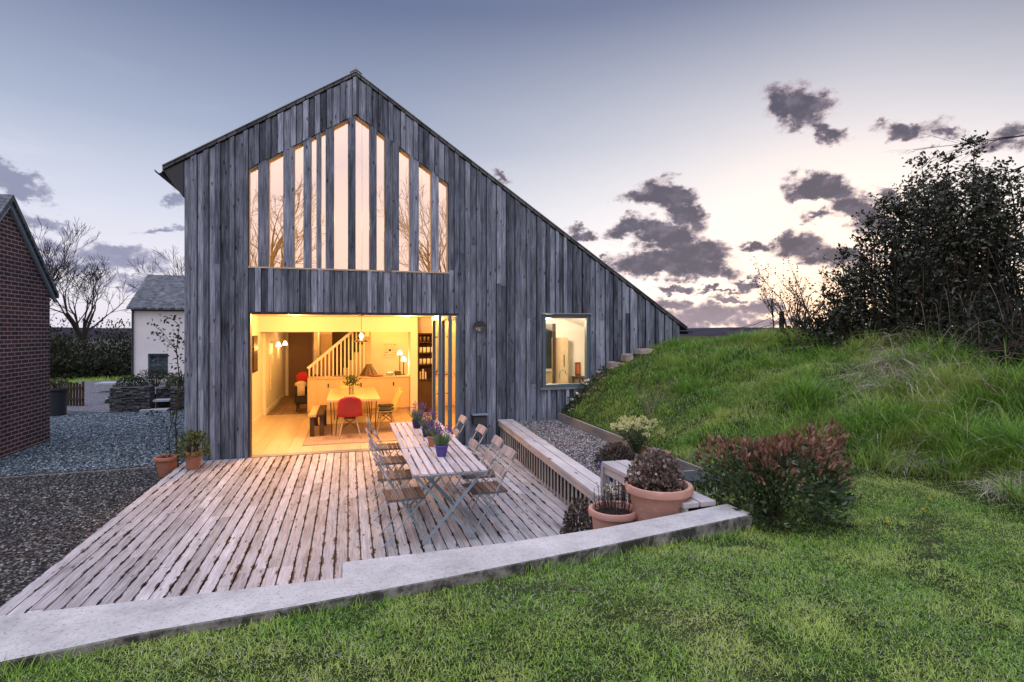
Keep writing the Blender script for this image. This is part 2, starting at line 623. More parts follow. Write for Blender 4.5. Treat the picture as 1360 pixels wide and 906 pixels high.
def gravel(name, cols, scale, bump=1.0, patch=None, rough=0.8):
    m, g = new_mat(name)
    co = g.add('ShaderNodeTexCoord', 3)
    wob = g.vmath('ADD', co, g.vmath('MULTIPLY', g.vmath('SUBTRACT', g.noise(co, scale * 1.5, 2, out=1), (0.5, 0.5, 0.5)), (0.02, 0.02, 0)))
    vn = g.n.new('ShaderNodeTexVoronoi')
    vn.feature = 'F1'
    g.put(vn.inputs['Vector'], wob)
    vn.inputs['Scale'].default_value = scale
    vs = g.n.new('ShaderNodeSeparateColor')
    g.put(vs.inputs[0], vn.outputs['Color'])
    c = g.ramp(vs.outputs[0], [(i / (len(cols) - 1), x) for i, x in enumerate(cols)])
    c = g.mix(g.step(vn.outputs['Distance'], 0.35, 0.75), c, tuple(x * 0.25 for x in cols[0][:3]) + (1,))
    if patch:
        pn = g.noise(co, 0.5, 4, 0.6)
        c = g.mix(g.math('MULTIPLY', g.step(pn, 0.4, 0.65), 0.6), c, patch, 'MULTIPLY')
    h = g.math('SUBTRACT', g.math('MULTIPLY', vs.outputs[1], 0.7), vn.outputs['Distance'])
    bp = g.add('ShaderNodeBump', Strength=bump, Distance=0.03, Height=h)
    finish(g, principled(g, c, rough, bp, 0, 0.35))
    return m


def emis(name, col, s):
    m, g = new_mat(name)
    finish(g, g.add('ShaderNodeEmission', Color=col, Strength=s))
    return m


def glass(name, refl, tint=(1, 1, 1, 1), rough=0.0, wav=0.0):
    m, g = new_mat(name)
    nrm = None
    if wav:
        co = g.add('ShaderNodeTexCoord', 3)
        nrm = g.add('ShaderNodeBump', Strength=wav, Distance=0.02, Height=g.noise(co, 2.0, 2))
    tr = g.add('ShaderNodeBsdfTransparent', Color=tint)
    gl = g.add('ShaderNodeBsdfGlossy', Color=(1, 1, 1, 1), Roughness=rough, Normal=nrm)
    fr = g.add('ShaderNodeFresnel', IOR=1.5)
    f = g.math('MAXIMUM', fr, refl)
    finish(g, g.add('ShaderNodeMixShader', i0=f, i1=tr, i2=gl))
    return m


M = {}
M['clad'] = wood('weathered cladding', [(0.014, 0.017, 0.023, 1), (0.085, 0.099, 0.131, 1), (0.215, 0.241, 0.305, 1), (0.48, 0.52, 0.635, 1)], 'z', grain=1.3, island=0.52, bump=0.8, kscale=1.5)
PITCH = 0.1155
M['deck'] = wood('silvered deck boards', [(0.105, 0.097, 0.096, 1), (0.285, 0.268, 0.268, 1), (0.43, 0.408, 0.412, 1), (0.65, 0.625, 0.635, 1)], 'y', island=0.38, knots=1.0, stain=0.96, pitch=PITCH, bump=0.4, rough=0.6, grain=1.5, kscale=1.7)
M['bench'] = wood('grey bench timber', [(0.20, 0.18, 0.18, 1), (0.38, 0.35, 0.35, 1), (0.5, 0.47, 0.47, 1), (0.62, 0.59, 0.6, 1)], 'y', island=0.4)
M['benchv'] = wood('grey slat timber', [(0.2, 0.19, 0.19, 1), (0.34, 0.33, 0.34, 1), (0.46, 0.45, 0.47, 1)], 'z', island=0.5)
M['benchx'] = wood('edging timber', [(0.12, 0.10, 0.09, 1), (0.22, 0.2, 0.18, 1), (0.33, 0.3, 0.29, 1)], 'y', island=0.4)
M['table'] = wood('bare table slats', [(0.25, 0.2, 0.2, 1), (0.42, 0.36, 0.36, 1), (0.58, 0.52, 0.53, 1), (0.7, 0.66, 0.67, 1)], 'y', island=0.5, knots=0.3)
M['seat'] = wood('brown seat slats', [(0.05, 0.032, 0.025, 1), (0.13, 0.085, 0.065, 1), (0.24, 0.17, 0.14, 1)], 'y', island=0.5, knots=0.2)
M['back'] = wood('pinkish back slats', [(0.17, 0.13, 0.12, 1), (0.30, 0.245, 0.235, 1), (0.44, 0.38, 0.37, 1)], 'y', island=0.5, knots=0.2)
M['chairmetal'] = plain('blue grey chair paint', (0.27, 0.36, 0.42, 1), 0.45, 0.1, 0.5, 0.18)
M['concrete'] = None
m, g_ = new_mat('cast concrete')
co = g_.add('ShaderNodeTexCoord', 3)
n1 = g_.noise(co, 3.0, 8, 0.72)
n2 = g_.noise(co, 55, 4, 0.7)
c = g_.ramp(n1, [(0.3, (0.30, 0.285, 0.27, 1)), (0.48, (0.45, 0.43, 0.41, 1)), (0.7, (0.58, 0.56, 0.535, 1))])
c = g_.mix(g_.step(n2, 0.52, 0.72), c, (0.22, 0.21, 0.215, 1))
ps = g_.step(g_.add('ShaderNodeTexVoronoi', 0, Vector=co, Scale=26.0), 0.16, 0.09)
c = g_.mix(g_.math('MULTIPLY', ps, 0.5), c, (0.2, 0.19, 0.19, 1))
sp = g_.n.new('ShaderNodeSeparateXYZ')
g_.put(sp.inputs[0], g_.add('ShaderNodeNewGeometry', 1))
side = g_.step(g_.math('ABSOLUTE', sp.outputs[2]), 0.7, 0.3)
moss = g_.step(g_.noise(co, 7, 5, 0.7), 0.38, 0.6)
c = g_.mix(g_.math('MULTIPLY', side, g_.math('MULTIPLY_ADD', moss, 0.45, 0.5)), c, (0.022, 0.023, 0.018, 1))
bp = g_.add('ShaderNodeBump', Strength=0.3, Distance=0.01, Height=g_.math('ADD', n2, g_.math('MULTIPLY', ps, -0.6)))
finish(g_, principled(g_, c, 0.85, bp, 0, 0.2))
M['concrete'] = m


def terracotta(name, a, b, pale):
    m, g = new_mat(name)
    co = g.add('ShaderNodeTexCoord', 3)
    n = g.noise(co, 5, 5, 0.65)
    c = g.mix(n, a, b)
    n3 = g.noise(g.scale(co, (1, 1, 2.5)), 9, 5, 0.7)
    c = g.mix(g.math('MULTIPLY', g.step(n3, 0.52, 0.72), 0.55), c, pale)
    bp = g.add('ShaderNodeBump', Strength=0.15, Distance=0.01, Height=g.noise(co, 80, 3))
    finish(g, principled(g, c, 0.8, bp, 0, 0.2))
    return m


M['terra'] = terracotta('terracotta', (0.30, 0.12, 0.075, 1), (0.44, 0.20, 0.135, 1), (0.50, 0.31, 0.25, 1))
M['terra_pale'] = terracotta('pale terracotta', (0.40, 0.20, 0.15, 1), (0.58, 0.33, 0.26, 1), (0.68, 0.49, 0.43, 1))
M['soil'] = gravel('potting soil', [(0.02, 0.015, 0.012, 1), (0.06, 0.05, 0.042, 1), (0.10, 0.09, 0.08, 1)], 60, 1.0)
M['slate'] = None
m, g_ = new_mat('roof slate')
co = g_.add('ShaderNodeTexCoord', 3)
br = g_.n.new('ShaderNodeTexBrick')
g_.put(br.inputs['Vector'], g_.scale(co, (1, 1.15, 1)))
br.inputs['Color1'].default_value = (0.03, 0.036, 0.045, 1)
br.inputs['Color2'].default_value = (0.14, 0.15, 0.165, 1)
br.inputs['Mortar'].default_value = (0.008, 0.008, 0.009, 1)
br.inputs['Scale'].default_value = 3.3
br.inputs['Mortar Size'].default_value = 0.025
n = g_.noise(co, 3, 5)
c = g_.mix(g_.step(n, 0.5, 0.72), br.outputs[0], (0.16, 0.165, 0.16, 1))
bp = g_.add('ShaderNodeBump', Strength=0.6, Distance=0.02, Height=br.outputs[1])
finish(g_, principled(g_, c, 0.6, bp, 0, 0.4))
M['slate'] = m
m, g_ = new_mat('red brick')
co = g_.add('ShaderNodeTexCoord', 3)
spx = g_.n.new('ShaderNodeSeparateXYZ')
g_.put(spx.inputs[0], co)
cx = g_.n.new('ShaderNodeCombineXYZ')
g_.put(cx.inputs[0], g_.math('ADD', spx.outputs[1], spx.outputs[0]))
g_.put(cx.inputs[1], spx.outputs[2])
br = g_.n.new('ShaderNodeTexBrick')
g_.put(br.inputs['Vector'], cx.outputs[0])
br.inputs['Color1'].default_value = (0.14, 0.06, 0.052, 1)
br.inputs['Color2'].default_value = (0.07, 0.040, 0.040, 1)
br.inputs['Mortar'].default_value = (0.42, 0.37, 0.355, 1)
br.inputs['Scale'].default_value = 1.0
br.inputs['Brick Width'].default_value = 0.225
br.inputs['Row Height'].default_value = 0.075
br.inputs['Mortar Size'].default_value = 0.009
br.inputs['Mortar Smooth'].default_value = 0.2
n = g_.noise(co, 1.3, 4)
c = g_.mix(0.8, br.outputs[0], g_.ramp(n, [(0.3, (0.6, 0.6, 0.66, 1)), (0.7, (1.15, 1.1, 1.1, 1))]), 'MULTIPLY')
bp = g_.add('ShaderNodeBump', Strength=0.7, Distance=0.012, Height=g_.math('SUBTRACT', g_.noise(co, 60, 3), g_.math('MULTIPLY', br.outputs[1], 2)))
finish(g_, principled(g_, c, 0.85, bp, 0, 0.2))
M['brick'] = m
M['render'] = plain('white limewash', (0.72, 0.70, 0.72, 1), 0.9, 0, 0.2, 0.1, 1.4, 0.3, 30)
M['wallwhite'] = plain('white interior paint', (0.80, 0.765, 0.70, 1), 0.85, 0, 0.2, 0.02, 3, 0.03)
M['wallpink'] = plain('plaster bulkhead', (0.78, 0.69, 0.64, 1), 0.85, 0, 0.2, 0.02, 3, 0.03)
M['joinery'] = plain('blue grey joinery', (0.085, 0.13, 0.17, 1), 0.4, 0, 0.5, 0.1)
M['sash'] = plain('dark blue sash paint', (0.05, 0.10, 0.15, 1), 0.4, 0, 0.5, 0.1)
M['black'] = plain('black metal', (0.015, 0.015, 0.017, 1), 0.4, 0.3, 0.5, 0.1)
M['zinc'] = plain('zinc trim', (0.30, 0.32, 0.35, 1), 0.4, 0.6, 0.5, 0.1)
M['darktrim'] = plain('dark trim', (0.03, 0.033, 0.04, 1), 0.5, 0, 0.4, 0.1)
M['ply'] = wood('birch plywood', [(0.50, 0.36, 0.22, 1), (0.58, 0.43, 0.27, 1), (0.64, 0.49, 0.32, 1)], 'z', rough=0.5, grain=0.6, knots=0, bump=0.03, island=0.2)
M['oak'] = wood('pale oak', [(0.40, 0.29, 0.17, 1), (0.52, 0.4, 0.25, 1), (0.62, 0.5, 0.33, 1)], 'y', rough=0.35, knots=0.2, bump=0.05, island=0.3, grain=0.7)
M['darkwood'] = wood('dark brown timber', [(0.02, 0.012, 0.008, 1), (0.05, 0.03, 0.02, 1), (0.09, 0.055, 0.04, 1)], 'z', knots=0.2, bump=0.1)
M['parquet'] = wood('brown floor strips', [(0.12, 0.07, 0.045, 1), (0.2, 0.12, 0.08, 1), (0.3, 0.19, 0.13, 1)], 'y', knots=0.1, bump=0.05, rough=0.4, island=0.7)
M['plank'] = wood('pale floor planks', [(0.46, 0.36, 0.25, 1), (0.55, 0.45, 0.32, 1), (0.63, 0.53, 0.39, 1)], 'y', knots=0.1, bump=0.04, rough=0.3, island=0.6, grain=0.6, spec=0.5)
M['legwood'] = plain('beech', (0.5, 0.36, 0.22, 1), 0.5)
M['red'] = plain('red plastic shell', (0.36, 0.012, 0.02, 1), 0.35, 0, 0.5, 0.05)
M['yellow'] = plain('ochre plastic shell', (0.58, 0.47, 0.16, 1), 0.35, 0, 0.5, 0.05)
M['cream'] = plain('cream ceramic', (0.75, 0.70, 0.6, 1), 0.4)
M['rug'] = plain('flatweave rug', (0.40, 0.31, 0.26, 1), 0.95, 0, 0.1, 0.35, 30, 0.5, 140)
M['redcloth'] = plain('red cloth', (0.42, 0.03, 0.04, 1), 0.9, 0, 0.1, 0.3, 12)
M['creamcloth'] = plain('cream throw', (0.65, 0.56, 0.42, 1), 0.95, 0, 0.1, 0.2, 20, 0.4)
M['greycloth'] = plain('charcoal upholstery', (0.045, 0.042, 0.042, 1), 0.9, 0, 0.1, 0.2, 20, 0.3)
M['paper'] = plain('poster paper', (0.75, 0.72, 0.62, 1), 0.8)
M['photo'] = plain('dark print', (0.10, 0.075, 0.05, 1), 0.3, 0, 0.5, 0.6, 6)
M['hood'] = plain('brown metal cone', (0.10, 0.065, 0.035, 1), 0.35, 0.4, 0.5, 0.1)
M['orange'] = plain('orange enamel', (0.55, 0.10, 0.03, 1), 0.3)
M['steel'] = plain('brushed steel', (0.55, 0.55, 0.55, 1), 0.25, 0.9)
M['cobalt'] = plain('cobalt glaze', (0.015, 0.04, 0.22, 1), 0.25, 0, 0.6, 0.2)
M['purplepot'] = plain('purple zinc pot', (0.085, 0.06, 0.26, 1), 0.45, 0, 0.4, 0.15)
M['navypot'] = plain('navy pot', (0.02, 0.02, 0.075, 1), 0.45, 0, 0.4, 0.15)
M['stonewall'] = wood('slate walling', [(0.028, 0.03, 0.034, 1), (0.07, 0.075, 0.08, 1), (0.14, 0.145, 0.15, 1)], 'x', knots=0, bump=0.8, island=0.8, grain=1.2)
M['slab'] = plain('pale slab', (0.36, 0.38, 0.42, 1), 0.8, 0, 0.2, 0.2, 5, 0.3, 40)
M['stone'] = plain('buff stone', (0.33, 0.27, 0.23, 1), 0.9, 0, 0.2, 0.35, 6, 0.6, 30)
M['bark'] = plain('dark bark', (0.045, 0.038, 0.036, 1), 0.95, 0, 0.1, 0.4, 20, 0.5, 40)
M['twig'] = plain('brown twig', (0.06, 0.042, 0.034, 1), 0.9, 0, 0.1, 0.4, 20)
M['drystalk'] = leafmat('dry stalk', (0.36, 0.28, 0.2, 1), (0.58, 0.5, 0.4, 1), 0.1, 0.8, 0.1)
M['drystalk2'] = leafmat('grey brown stalk', (0.13, 0.095, 0.08, 1), (0.3, 0.25, 0.2, 1), 0.0, 0.8, 0.1)
M['straw'] = leafmat('dead grass', (0.42, 0.36, 0.27, 1), (0.70, 0.64, 0.55, 1), 0.25, 0.8, 0.1)
M['lawn'] = leafmat('lawn blade', (0.05, 0.18, 0.022, 1), (0.46, 0.70, 0.12, 1), 0.4, 0.45, 0.35, 0.6, (0.64, 0.72, 0.20, 1), 1.6)
M['tall'] = leafmat('meadow blade', (0.02, 0.095, 0.012, 1), (0.32, 0.54, 0.08, 1), 0.4, 0.45, 0.35, 0.5, (0.52, 0.55, 0.16, 1), 1.2)
M['field'] = leafmat('field blade', (0.10, 0.15, 0.03, 1), (0.2, 0.24, 0.06, 1), 0.4, 0.5, 0.2)
M['holly'] = leafmat('dark glossy leaf', (0.014, 0.022, 0.012, 1), (0.075, 0.08, 0.045, 1), 0.15, 0.3, 0.5)
M['bramble'] = leafmat('bramble leaf', (0.012, 0.02, 0.012, 1), (0.035, 0.045, 0.028, 1), 0.15, 0.5, 0.3)
M['photinia'] = leafmat('dark green leaf', (0.018, 0.04, 0.018, 1), (0.085, 0.135, 0.05, 1), 0.2, 0.35, 0.5)
M['photred'] = leafmat('red young leaf', (0.09, 0.05, 0.03, 1), (0.36, 0.17, 0.125, 1), 0.25, 0.4, 0.4)
M['hebe'] = leafmat('bronze leaf', (0.03, 0.026, 0.02, 1), (0.40, 0.30, 0.26, 1), 0.15, 0.4, 0.45)
M['hebe_g'] = leafmat('dark bronze leaf', (0.02, 0.022, 0.015, 1), (0.14, 0.10, 0.085, 1), 0.15, 0.4, 0.4)
M['euph'] = leafmat('yellow green bract', (0.42, 0.46, 0.14, 1), (0.80, 0.77, 0.46, 1), 0.3, 0.5, 0.3)
M['euphleaf'] = leafmat('sage leaf', (0.06, 0.10, 0.05, 1), (0.16, 0.2, 0.10, 1), 0.25, 0.5, 0.3)
M['box'] = leafmat('bay leaf', (0.025, 0.055, 0.015, 1), (0.15, 0.19, 0.05, 1), 0.25, 0.35, 0.45)
M['lavleaf'] = leafmat('lavender leaf', (0.08, 0.15, 0.06, 1), (0.24, 0.34, 0.17, 1), 0.25, 0.6, 0.2)
M['lavfl'] = leafmat('lavender flower', (0.10, 0.035, 0.16, 1), (0.26, 0.13, 0.36, 1), 0.2, 0.6, 0.2)
M['white_fl'] = leafmat('white petal', (0.75, 0.75, 0.7, 1), (0.85, 0.85, 0.8, 1), 0.2, 0.6, 0.2)
M['yellow_fl'] = leafmat('yellow petal', (0.7, 0.45, 0.02, 1), (0.8, 0.6, 0.05, 1), 0.2, 0.6, 0.2)
M['hedge'] = leafmat('hedge leaf', (0.012, 0.016, 0.010, 1), (0.045, 0.05, 0.028, 1), 0.15, 0.6, 0.2)
M['shrub'] = leafmat('garden shrub leaf', (0.015, 0.03, 0.014, 1), (0.06, 0.085, 0.035, 1), 0.15, 0.5, 0.3)
M['gravel_bed'] = gravel('grey gravel', [(0.07, 0.065, 0.07, 1), (0.17, 0.15, 0.15, 1), (0.30, 0.28, 0.29, 1), (0.50, 0.48, 0.5, 1)], 34, 1.0)
M['gravel_yard'] = gravel('brown gravel', [(0.018, 0.018, 0.02, 1), (0.05, 0.048, 0.046, 1), (0.10, 0.095, 0.09, 1), (0.26, 0.25, 0.24, 1)], 24, 1.0, (0.55, 0.55, 0.55, 1))
M['gravel_slate'] = gravel('blue slate chippings', [(0.045, 0.062, 0.075, 1), (0.085, 0.115, 0.135, 1), (0.13, 0.165, 0.19, 1), (0.34, 0.39, 0.43, 1)], 20, 1.0, (0.6, 0.6, 0.62, 1))
M['gravel_path'] = gravel('pale gravel', [(0.14, 0.13, 0.15, 1), (0.22, 0.21, 0.24, 1), (0.34, 0.33, 0.36, 1)], 30, 0.8)
M['glass_up'] = glass('coated upper glass', 0.6)
M['glass'] = glass('clear glass', 0.07)
M['glass_vase'] = glass('vase glass', 0.12, (0.9, 0.93, 0.9, 1))
M['glass_dark'] = glass('old window glass', 0.10, (0.7, 0.75, 0.8, 1))
WARM = (1.0, 0.45, 0.11)
M['bulb'] = emis('lit bulb', (1.0, 0.72, 0.35, 1), 14)
M['shade'] = emis('lit glass shade', (1.0, 0.76, 0.36, 1), 5)
M['downlight'] = emis('lit downlight', (1.0, 0.7, 0.35, 1), 8)
M['ground'] = None
m, g_ = new_mat('turf and soil')
co = g_.add('ShaderNodeTexCoord', 3)
n1 = g_.noise(co, 0.9, 5, 0.6)
n2 = g_.noise(co, 40, 4, 0.65)
c = g_.ramp(n2, [(0.3, (0.012, 0.018, 0.007, 1)), (0.55, (0.028, 0.045, 0.013, 1)), (0.78, (0.10, 0.095, 0.05, 1))])
c = g_.mix(g_.math('MULTIPLY', g_.step(n1, 0.45, 0.7), 0.5), c, (0.10, 0.10, 0.045, 1))
sp = g_.n.new('ShaderNodeSeparateXYZ')
g_.put(sp.inputs[0], co)
farf = g_.step(sp.outputs[1], 30, 90)
fn = g_.ramp(g_.noise(co, 0.012, 4, 0.6), [(0.35, (0.05, 0.045, 0.05, 1)), (0.5, (0.085, 0.085, 0.06, 1)), (0.65, (0.055, 0.07, 0.045, 1))])
c = g_.mix(farf, c, fn)
bp = g_.add('ShaderNodeBump', Strength=0.8, Distance=0.03, Height=n2)
finish(g_, principled(g_, c, 0.95, bp, 0, 0.1))
M['ground'] = m


def lamp(name, loc, watts, col=WARM, r=0.06):
    ld = bpy.data.lights.new(name, 'POINT')
    ld.energy = watts
    ld.color = col
    ld.shadow_soft_size = r
    o = bpy.data.objects.new(name, ld)
    COL.objects.link(o)
    o.location = loc
    return o

# ------------------------------------------------------------------ terrain
KN = [(-6.0, -7.75), (1.18, -7.36), (1.64, -7.27), (2.32, -7.20), (3.04, -7.10), (4.08, -6.93), (5.42, -6.68)]   # kerb, lawn side
KF = [(5.40, -6.41), (4.8, -6.53), (4.2, -6.635), (3.5, -6.70), (2.51, -6.72), (2.51, -6.935), (0.95, -6.905), (-6.0, -6.80)]  # kerb, deck side


def lawn_z(x):
    return 0.70 - 0.03 * sst(1.5, 4.2, x) - 0.055 * sst(4.0, 6.0, x)


def mid_y(x):
    return np.interp(x, [-6, 0.9, 2.5, 4.2, 5.4, 6.4], [-7.2, -7.1, -6.95, -6.75, -6.45, -6.2])


BY = [-9.5, -7.1, -6.5, -6.0, -5.4, -4.8, -4.2, -2.6, 0.0, 2.0]


def bank_t(x, y):
    xf = np.interp(y, BY, [7.3, 7.5, 7.85, 7.8, 7.4, 6.9, 6.56, 6.48, 6.46, 6.46])
    xr = np.interp(y, BY, [10.2, 10.5, 10.8, 10.9, 11.1, 11.3, 11.3, 11.3, 9.0, 9.0])
    return np.clip((x - xf) / (xr - xf), 0, 1)


def ground_z(x, y):
    x, y = np.broadcast_arrays(np.asarray(x, float), np.asarray(y, float))
    t = bank_t(x, y)
    w = sst(-3.5, 0.0, y)
    ex = 1.5 + 0.8 * w
    prof = 1 - (1 - t) ** ex
    prof = np.where(y < -4, prof * (1 - sst(-4, -6, y)) + sst(0, 1, t) * sst(-4, -6, y), prof) if False else prof * (1 - 0.6 * sst(-4.2, -6, y)) + (t * t * (3 - 2 * t)) * 0.6 * sst(-4.2, -6, y)
    base = 0.50 + (lawn_z(x) - 0.50) * sst(-4.4, -6.0, y)
    top = np.interp(y, [-9, -6, -4, -2.5, -1, 0, 2], [1.75, 1.75, 1.88, 1.98, 1.92, 1.78, 1.76])
    hi = base + (top - base) * prof
    hi = hi + 0.24 * (vnoise(x, y, 1.1, 3) - .5) * np.clip(t * 2, 0, 1) * sst(0, -.8, y) + 0.13 * (vnoise(x, y, 2.7, 4) - .5) * np.clip(t * 5, 0, 1) * sst(0, -.5, y)
    # far side falls away to lower country, then up to the hills
    far = np.maximum(0, np.hypot(x, y) - 22)
    hi = hi - np.minimum(far * 0.03, 9) * sst(0, 12, y)
    z = hi
    # sunken deck and house footprint
    low = (x < 5.32 + 0.05 * y) & (y > mid_y(x))
    z = np.where(low, -0.35, z)
    bed = (x >= 5.32 + 0.05 * y) & (x < 6.44) & (y > -5.75)
    z = np.where(bed & (y <= 0.02), 0.30, z)
    z = np.where((y > 0.02) & (x < 9.12) & (y < 9.9), -0.35, z)
    lft = -0.30 - np.minimum(np.maximum(0, np.hypot(x, y) - 35) * 0.02, 9)
    s = sst(-2.0, 9.0, x)
    z = np.where((y >= 9.9), lft * (1 - s) + hi * s, z)
    z = np.where((x < 0) & (y > mid_y(x)), lft, z)
    return z


def axis(fine, lo, hi, step, extra, far):
    a = list(np.arange(lo, hi + 1e-6, step)) + list(extra)
    v, st = hi, step
    while v < far:
        st *= 1.25
        v += st
        a.append(v)
    v, st = lo, step
    while v > -far:
        st *= 1.25
        v -= st
        a.append(v)
    return np.array(sorted(set(np.round(a, 4))))


gx = axis(None, -1.0, 13.0, 0.1, [-0.02, 0.02, 6.438, 6.445, 9.118, 9.125], 2600)
gy = axis(None, -10.0, 3.0, 0.1, [0.018, 0.024, 9.89, 9.91], 2600)
GX, GY = np.meshgrid(gx, gy, indexing='ij')
GZ = ground_z(GX, GY)
nx, ny = len(gx), len(gy)
ii = (np.arange(nx - 1)[:, None] * ny + np.arange(ny - 1)[None, :]).ravel()
quads = np.stack([ii, ii + ny, ii + ny + 1, ii + 1], 1)
tag(raw_mesh('ground', np.stack([GX, GY, GZ], -1).reshape(-1, 3), F4=quads, m=M['ground'], smooth=True), None, None, kind='structure')

# hills round the horizon
mh = MB()
V, F = [], []
N = 160
for i in range(N + 1):
    a = -2.2 + 3.6 * i / N
    rr_ = 900.0
    h = 3.0 + 9 * vnoise(a, 0, 3.1, 8) + 5 * vnoise(a, 0, 9.0, 9) - 4
    h = float(h) + 6 * float(sst(-0.3, -0.9, a))
    for k, (dr, hh) in enumerate([(0, -14.0), (140, h * 0.6 - 4), (300, float(h)), (700, -20.0)]):
        V.append((CAM.x + math.sin(a) * (rr_ + dr), CAM.y + math.cos(a) * (rr_ + dr), hh))
for i in range(N):
    for k in range(3):
        F.append((i * 4 + k, (i + 1) * 4 + k, (i + 1) * 4 + k + 1, i * 4 + k + 1))
mh.addf(V, F)
M['hill'] = plain('distant moor', (0.055, 0.05, 0.06, 1), 1.0, 0, 0.0, 0.5, 0.01, 0.0)
tag(mh.build('hills', M['hill'], smooth='all'), None, None, kind='structure')


def sheet(name, poly, z, mat, kind='structure'):
    b = MB()
    b.addf([(x, y, z) for x, y in poly], [tuple(range(len(poly)))])
    return tag(b.build(name, mat), None, None, kind=kind)


sheet('gravel_yard', [(-30, -6.9), (-0.012, -6.9), (-0.012, 0.42), (-30, -1.6)], -0.12, M['gravel_yard'])
sheet('slate_yard', [(-30, -1.6), (-0.012, 0.42), (-0.012, 9.0), (-3.7, 9.0), (-3.75, 7.55), (-5.0, 8.2), (-30, 8.2)], -0.124, M['gravel_slate'])
sheet('gravel_path', [(-3.73, 7.55), (-3.7, 9.0), (-4.6, 19), (-9, 19), (-5.0, 8.2)], -0.116, M['gravel_path'])
sheet('gravel_bed', [(5.30, -0.0), (6.435, 0.0), (6.435, -5.7), (5.24, -5.7), (5.20, -4.9)], 0.38, M['gravel_bed'])

# loose stones on both gravels (uncountable)
def stones(name, P, s, mats):
    n = len(P)
    base = np.array([[1, 0, 0], [0, 1, 0], [-1, 0, 0], [0, -1, 0], [0, 0, 1], [0, 0, -1]], float)
    B = np.repeat(base[None], n, 0) * rng.uniform(0.6, 1.25, (n, 6, 1))
    a = rng.uniform(0, 2 * np.pi, n)
    ca, sa = np.cos(a), np.sin(a)
    sc3 = np.stack([s * rng.uniform(.7, 1.4, n), s * rng.uniform(.5, 1.0, n), s * rng.uniform(.25, .55, n)], 1)
    B = B * sc3[:, None, :]
    tl = rng.normal(0, .25, (n, 2))
    X = B[..., 0] * ca[:, None] - B[..., 1] * sa[:, None]
    Y = B[..., 0] * sa[:, None] + B[..., 1] * ca[:, None]
    Z = B[..., 2] + X * tl[:, :1] + Y * tl[:, 1:]
    Vv = np.stack([X, Y, Z], -1) + P[:, None, :]
    b = np.arange(n)[:, None] * 6
    F3 = np.concatenate([b + np.array([t]) for t in [(0, 1, 4), (1, 2, 4), (2, 3, 4), (3, 0, 4), (1, 0, 5), (2, 1, 5), (3, 2, 5), (0, 3, 5)]])
    return tag(raw_mesh(name, Vv.reshape(-1, 3), F3=F3, m=mats), None, None, kind='stuff')


def stonemat(name, cols):
    m, g = new_mat(name)
    isl = g.add('ShaderNodeNewGeometry', 8)
    c = g.ramp(isl, [(i / (len(cols) - 1), x) for i, x in enumerate(cols)])
    finish(g, principled(g, c, 0.75, None, 0, 0.35))
    return m


M['pebble'] = stonemat('grey pebbles', [(0.03, 0.028, 0.03, 1), (0.09, 0.082, 0.084, 1), (0.19, 0.175, 0.18, 1), (0.55, 0.53, 0.54, 1)])
M['pebble_y'] = stonemat('yard pebbles', [(0.012, 0.012, 0.013, 1), (0.03, 0.03, 0.03, 1), (0.065, 0.063, 0.06, 1), (0.11, 0.107, 0.105, 1), (0.30, 0.30, 0.30, 1)])
M['pebble_s'] = stonemat('slate chips', [(0.03, 0.043, 0.054, 1), (0.06, 0.085, 0.102, 1), (0.105, 0.142, 0.165, 1), (0.36, 0.42, 0.46, 1)])
n = 16000
stones('bed_stones', np.stack([rng.uniform(5.28, 6.40, n), rng.uniform(-5.6, -0.02, n), np.full(n, 0.385)], 1), 0.019, M['pebble'])
n = 46000
P = np.stack([rng.uniform(-6.5, -0.03, n), -6.8 + 7.2 * rng.random(n) ** 1.0, np.full(n, -0.115)], 1)
P = P[(P[:, 1] < 0.4 + P[:, 0] * 0.067) & (P[:, 0] > -0.2 - (P[:, 1] + 7.5) * 0.75)]
stones('yard_stones', P, 0.021, M['pebble_y'])
n = 30000
P = np.stack([rng.uniform(-4.6, -0.05, n), rng.uniform(0.2, 7.4, n), np.full(n, -0.118)], 1)
P = P[(P[:, 1] > 0.42 + P[:, 0] * 0.067)]
stones('slate_stones', P, 0.03, M['pebble_s'])

# timber strip let into the yard between the two gravels
b = MB()
b.hexa([(-12, -0.35, -0.2), (-0.02, 0.20, -0.2), (-0.02, 0.22, -0.2), (-12, -0.33, -0.2), (-12, -0.35, -0.104), (-0.02, 0.20, -0.104), (-0.02, 0.22, -0.104), (-12, -0.33, -0.104)])
b.solo('edging_strip', M['benchx'], 'thin timber edging strip set in the dark yard gravel', 'edging', (-0.02, 0.2, -0.12))

# ------------------------------------------------------------------ deck
b = MB()
nb = 45
for i in range(nb):
    x0 = i * PITCH + 0.0062
    x1 = (i + 1) * PITCH - 0.0062
    yend = -6.93 if x1 < 2.51 else -6.70
    y0 = 0.02 if (0.95 < (x0 + x1) / 2 < 4.5) else 0.0
    y0 = -0.045
    if x0 > 4.88:      # the deck narrows against the slatted bench
        ylim = (x0 - 5.25) / 0.0565 + 0.0
        yend = max(yend, -6.70)
    cuts = [yend]
    c = yend
    while True:
        c += rnd.uniform(1.6, 4.2)
        if c > y0 - 0.7:
            break
        cuts.append(c)
    cuts.append(y0)
    for a_, c_ in zip(cuts[:-1], cuts[1:]):
        dz = rnd.uniform(-0.0015, 0.0015)
        b.box(x0, x1, a_ + 0.002, c_ - 0.002, -0.028 + dz, dz)
deck = tag(b.build('timber_deck', M['deck']), None, None, kind='structure')
b = MB()
b.box(-0.005, 5.25, -6.9, -0.05, -0.30, -0.032)
tag(b.build('deck_frame', M['darktrim']), None, None, kind='structure')
b = MB()

